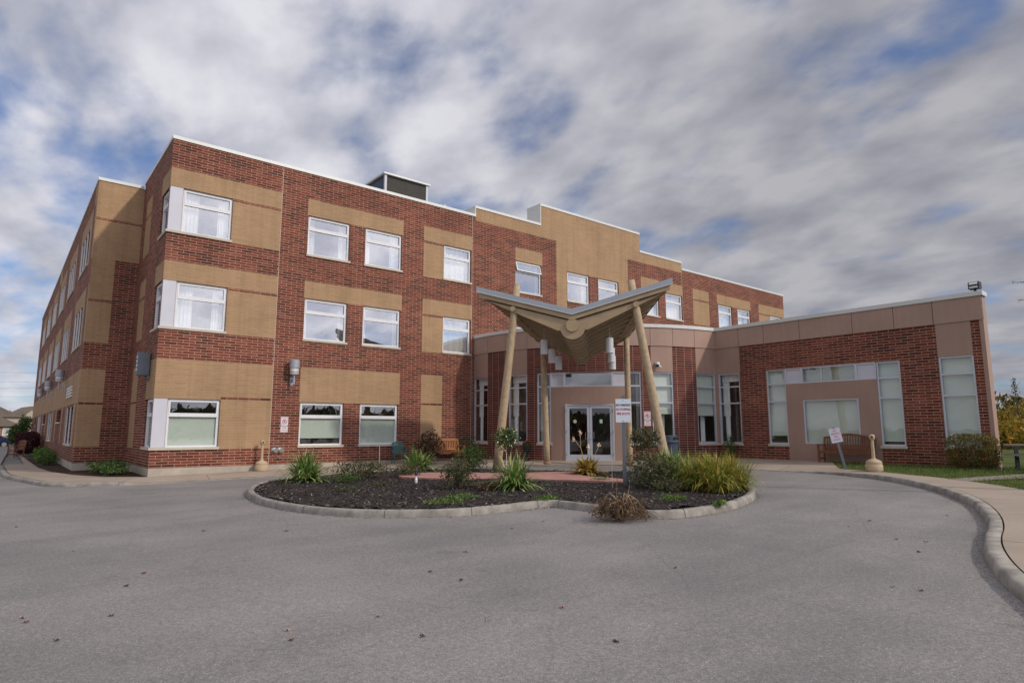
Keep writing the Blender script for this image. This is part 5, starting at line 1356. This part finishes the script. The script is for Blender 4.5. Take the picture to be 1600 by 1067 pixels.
def carbody(mb, prof, w_): mb.prism(prof, lambda a, b, d: (a, d, b), -w_, w_)
m = MB(); carbody(m, [(-2.2, .35), (2.15, .35), (2.25, .75), (1.9, .98), (1.35, 1.02), (.6, 1.48), (-1.5, 1.52), (-2.1, 1.05), (-2.25, .8)], .86); m.obj('body', BLUEC, t)
m = MB(); m.prism([(1.15, 1.03), (.55, 1.40), (-1.4, 1.43), (-1.85, 1.06)], lambda a, b, d: (a, d, b), -.872, .872); m.obj('side_window', BLACKP, t)
for xx in (-1.4, 1.4):
    for yy in (-.88, .70): m = MB(); m.tube([(xx, yy, .34), (xx, yy + .2, .34)], .34, 20); o = m.obj('wheel', RUB, t); m = MB(); m.tube([(xx, yy - .012, .34), (xx, yy + .21, .34)], .21, 14); m.obj('rim', COPE, o)
m = MB(); m.box(2.2, 2.27, -.7, -.45, .70, .82); m.box(2.2, 2.27, .45, .7, .70, .82); m.obj('headlight', LENS, t)
t = thing('utility_line', 'thin overhead wires crossing the sky at the far left', 'power line', (0, 0, 0))
for px_ in (-60, 20):
    m = MB(); m.tube([(px_, 118, -.4), (px_, 118, 13)], [.18, .12], 8); m.obj('pole', BARK, t)
for k, z_ in enumerate((12.6, 10.9, 9.8, 8.3)):
    m = MB(); m.tube([(-60 + 8 * i, 118, z_ - 1.2 * math.sin(math.pi * i / 10)) for i in range(11)], .018, 4); m.obj('wire', BLACKP, t)
g = MB(); g.face([(-40, 45.0, -.185), (-3.0, 45.0, -.15), (-3.0, 46.2, -.15), (-40, 46.2, -.185)]); g.face([(-40, 52, -.185), (-3.0, 52, -.15), (-3.0, 54, -.15), (-40, 54, -.185)])
for v_ in range(len(g.v)): g.v[v_] = (g.v[v_][0], g.v[v_][1], gs(g.v[v_][0]) + .02)
struct(g.obj('far_kerb_strip', WALKC))

# ------------------------------------------------------------------ fallen leaves
LV = [(-2.83, -16.32), (-3.12, -17.56), (-3.78, -17.05), (-3.76, -17.25), (-3.58, -18.08), (-1.99, -19.14), (-2.05, -19.41), (-3.7, -9.85), (-3.09, -8.93), (-1.2, -12.83), (-.13, -13.87), (-3.09, -13.37), (-2.56, -15.73), (.11, -18.11), (1.62, -15.81), (1.1, -17.43), (.16, -18.7), (-.5, -20.09), (.28, -20.25), (-.04, -21.24), (3.7, -16.17), (2.81, -16.36), (7.79, -20.09), (6.94, -20.1), (6.29, -21.05), (5.53, -21.6), (6.39, -21.4), (3.45, -22.3), (2.44, -19.98), (3.41, -22.05), (9.35, -20.79), (-1.17, -20.07), (-1.18, -19.3)]
LM = [M('leaf_red', (.20, .085, .065), .7), M('leaf_dark', (.07, .055, .045), .7), M('leaf_pale', (.34, .25, .20), .7)]
def uof(x, y): d = Vector((x + 4.123, y + 24.923)); return d.dot(Vector((.777, -.629))) / d.dot(Vector((.629, .777)))
ordw = ['leftmost', 'second', 'third', 'fourth', 'fifth', 'sixth', 'seventh', 'eighth', 'ninth', 'tenth', 'eleventh']
KN = ('dry reddish leaf', 'dark curled leaf', 'pale pinkish leaf'); rank = {}
for c in range(3):
    idxs = sorted([k for k in range(len(LV)) if (k * 7) % 3 == c], key=lambda k: uof(*LV[k]))
    for n_, k in enumerate(idxs): rank[k] = ordw[n_] + (' of the ' + KN[c][:-4] + 'leaves' if n_ == 0 else ' from the left of the ' + KN[c][:-4] + 'leaves') + ' on the asphalt'
for k, (x, y) in enumerate(LV):
    m = MB(); s_ = rnd.uniform(.022, .042); rz = rnd.uniform(0, 6.28); pts = []
    for q in range(10):
        rr_ = s_ * (1.0 if q % 2 == 0 else .45) * (1.2 if q == 0 else 1); pts.append((rr_ * math.cos(q * .628), rr_ * math.sin(q * .628) * .8, .012 + .012 * math.cos(q * 1.9 + k)))
    for q in range(10): m.face([(0, 0, .006), pts[q], pts[(q + 1) % 10]])
    o = m.obj('fallen_leaf', LM[(k * 7) % 3]); o.location = (x, y, gs(x) - .118); o.rotation_euler = (0, 0, rz)
    tag(o, rank[k], 'leaf', 'fallen leaves on the asphalt')
m = MB()
edge = [p for p in dp if p[1] < -19.2]
for _ in range(900):
    p = rnd.choice(edge[:-6]); i = dp.index(p); q = offs([dp[i - 1], p, dp[i + 1]], -abs(rnd.gauss(0, .07)) - .03)[1]; a_ = rnd.uniform(0, 6.28); l_ = rnd.uniform(.006, .02); x = q[0] + rnd.uniform(-.12, .12); y = q[1] + rnd.uniform(-.03, .03); z_ = gs(x) - .114
    m.face([(x - math.cos(a_) * l_, y - math.sin(a_) * l_, z_), (x + math.sin(a_) * l_ * .5, y - math.cos(a_) * l_ * .5, z_ + .006), (x + math.cos(a_) * l_, y + math.sin(a_) * l_, z_ + .003)])
tag(m.obj('leaf_litter', foliage('litter', [(0, (.08, .03, .02)), (.6, (.22, .08, .05)), (.95, (.35, .2, .12))], trans=0)), 'small reddish leaf litter gathered along the right kerb', 'leaf litter', kind='stuff')
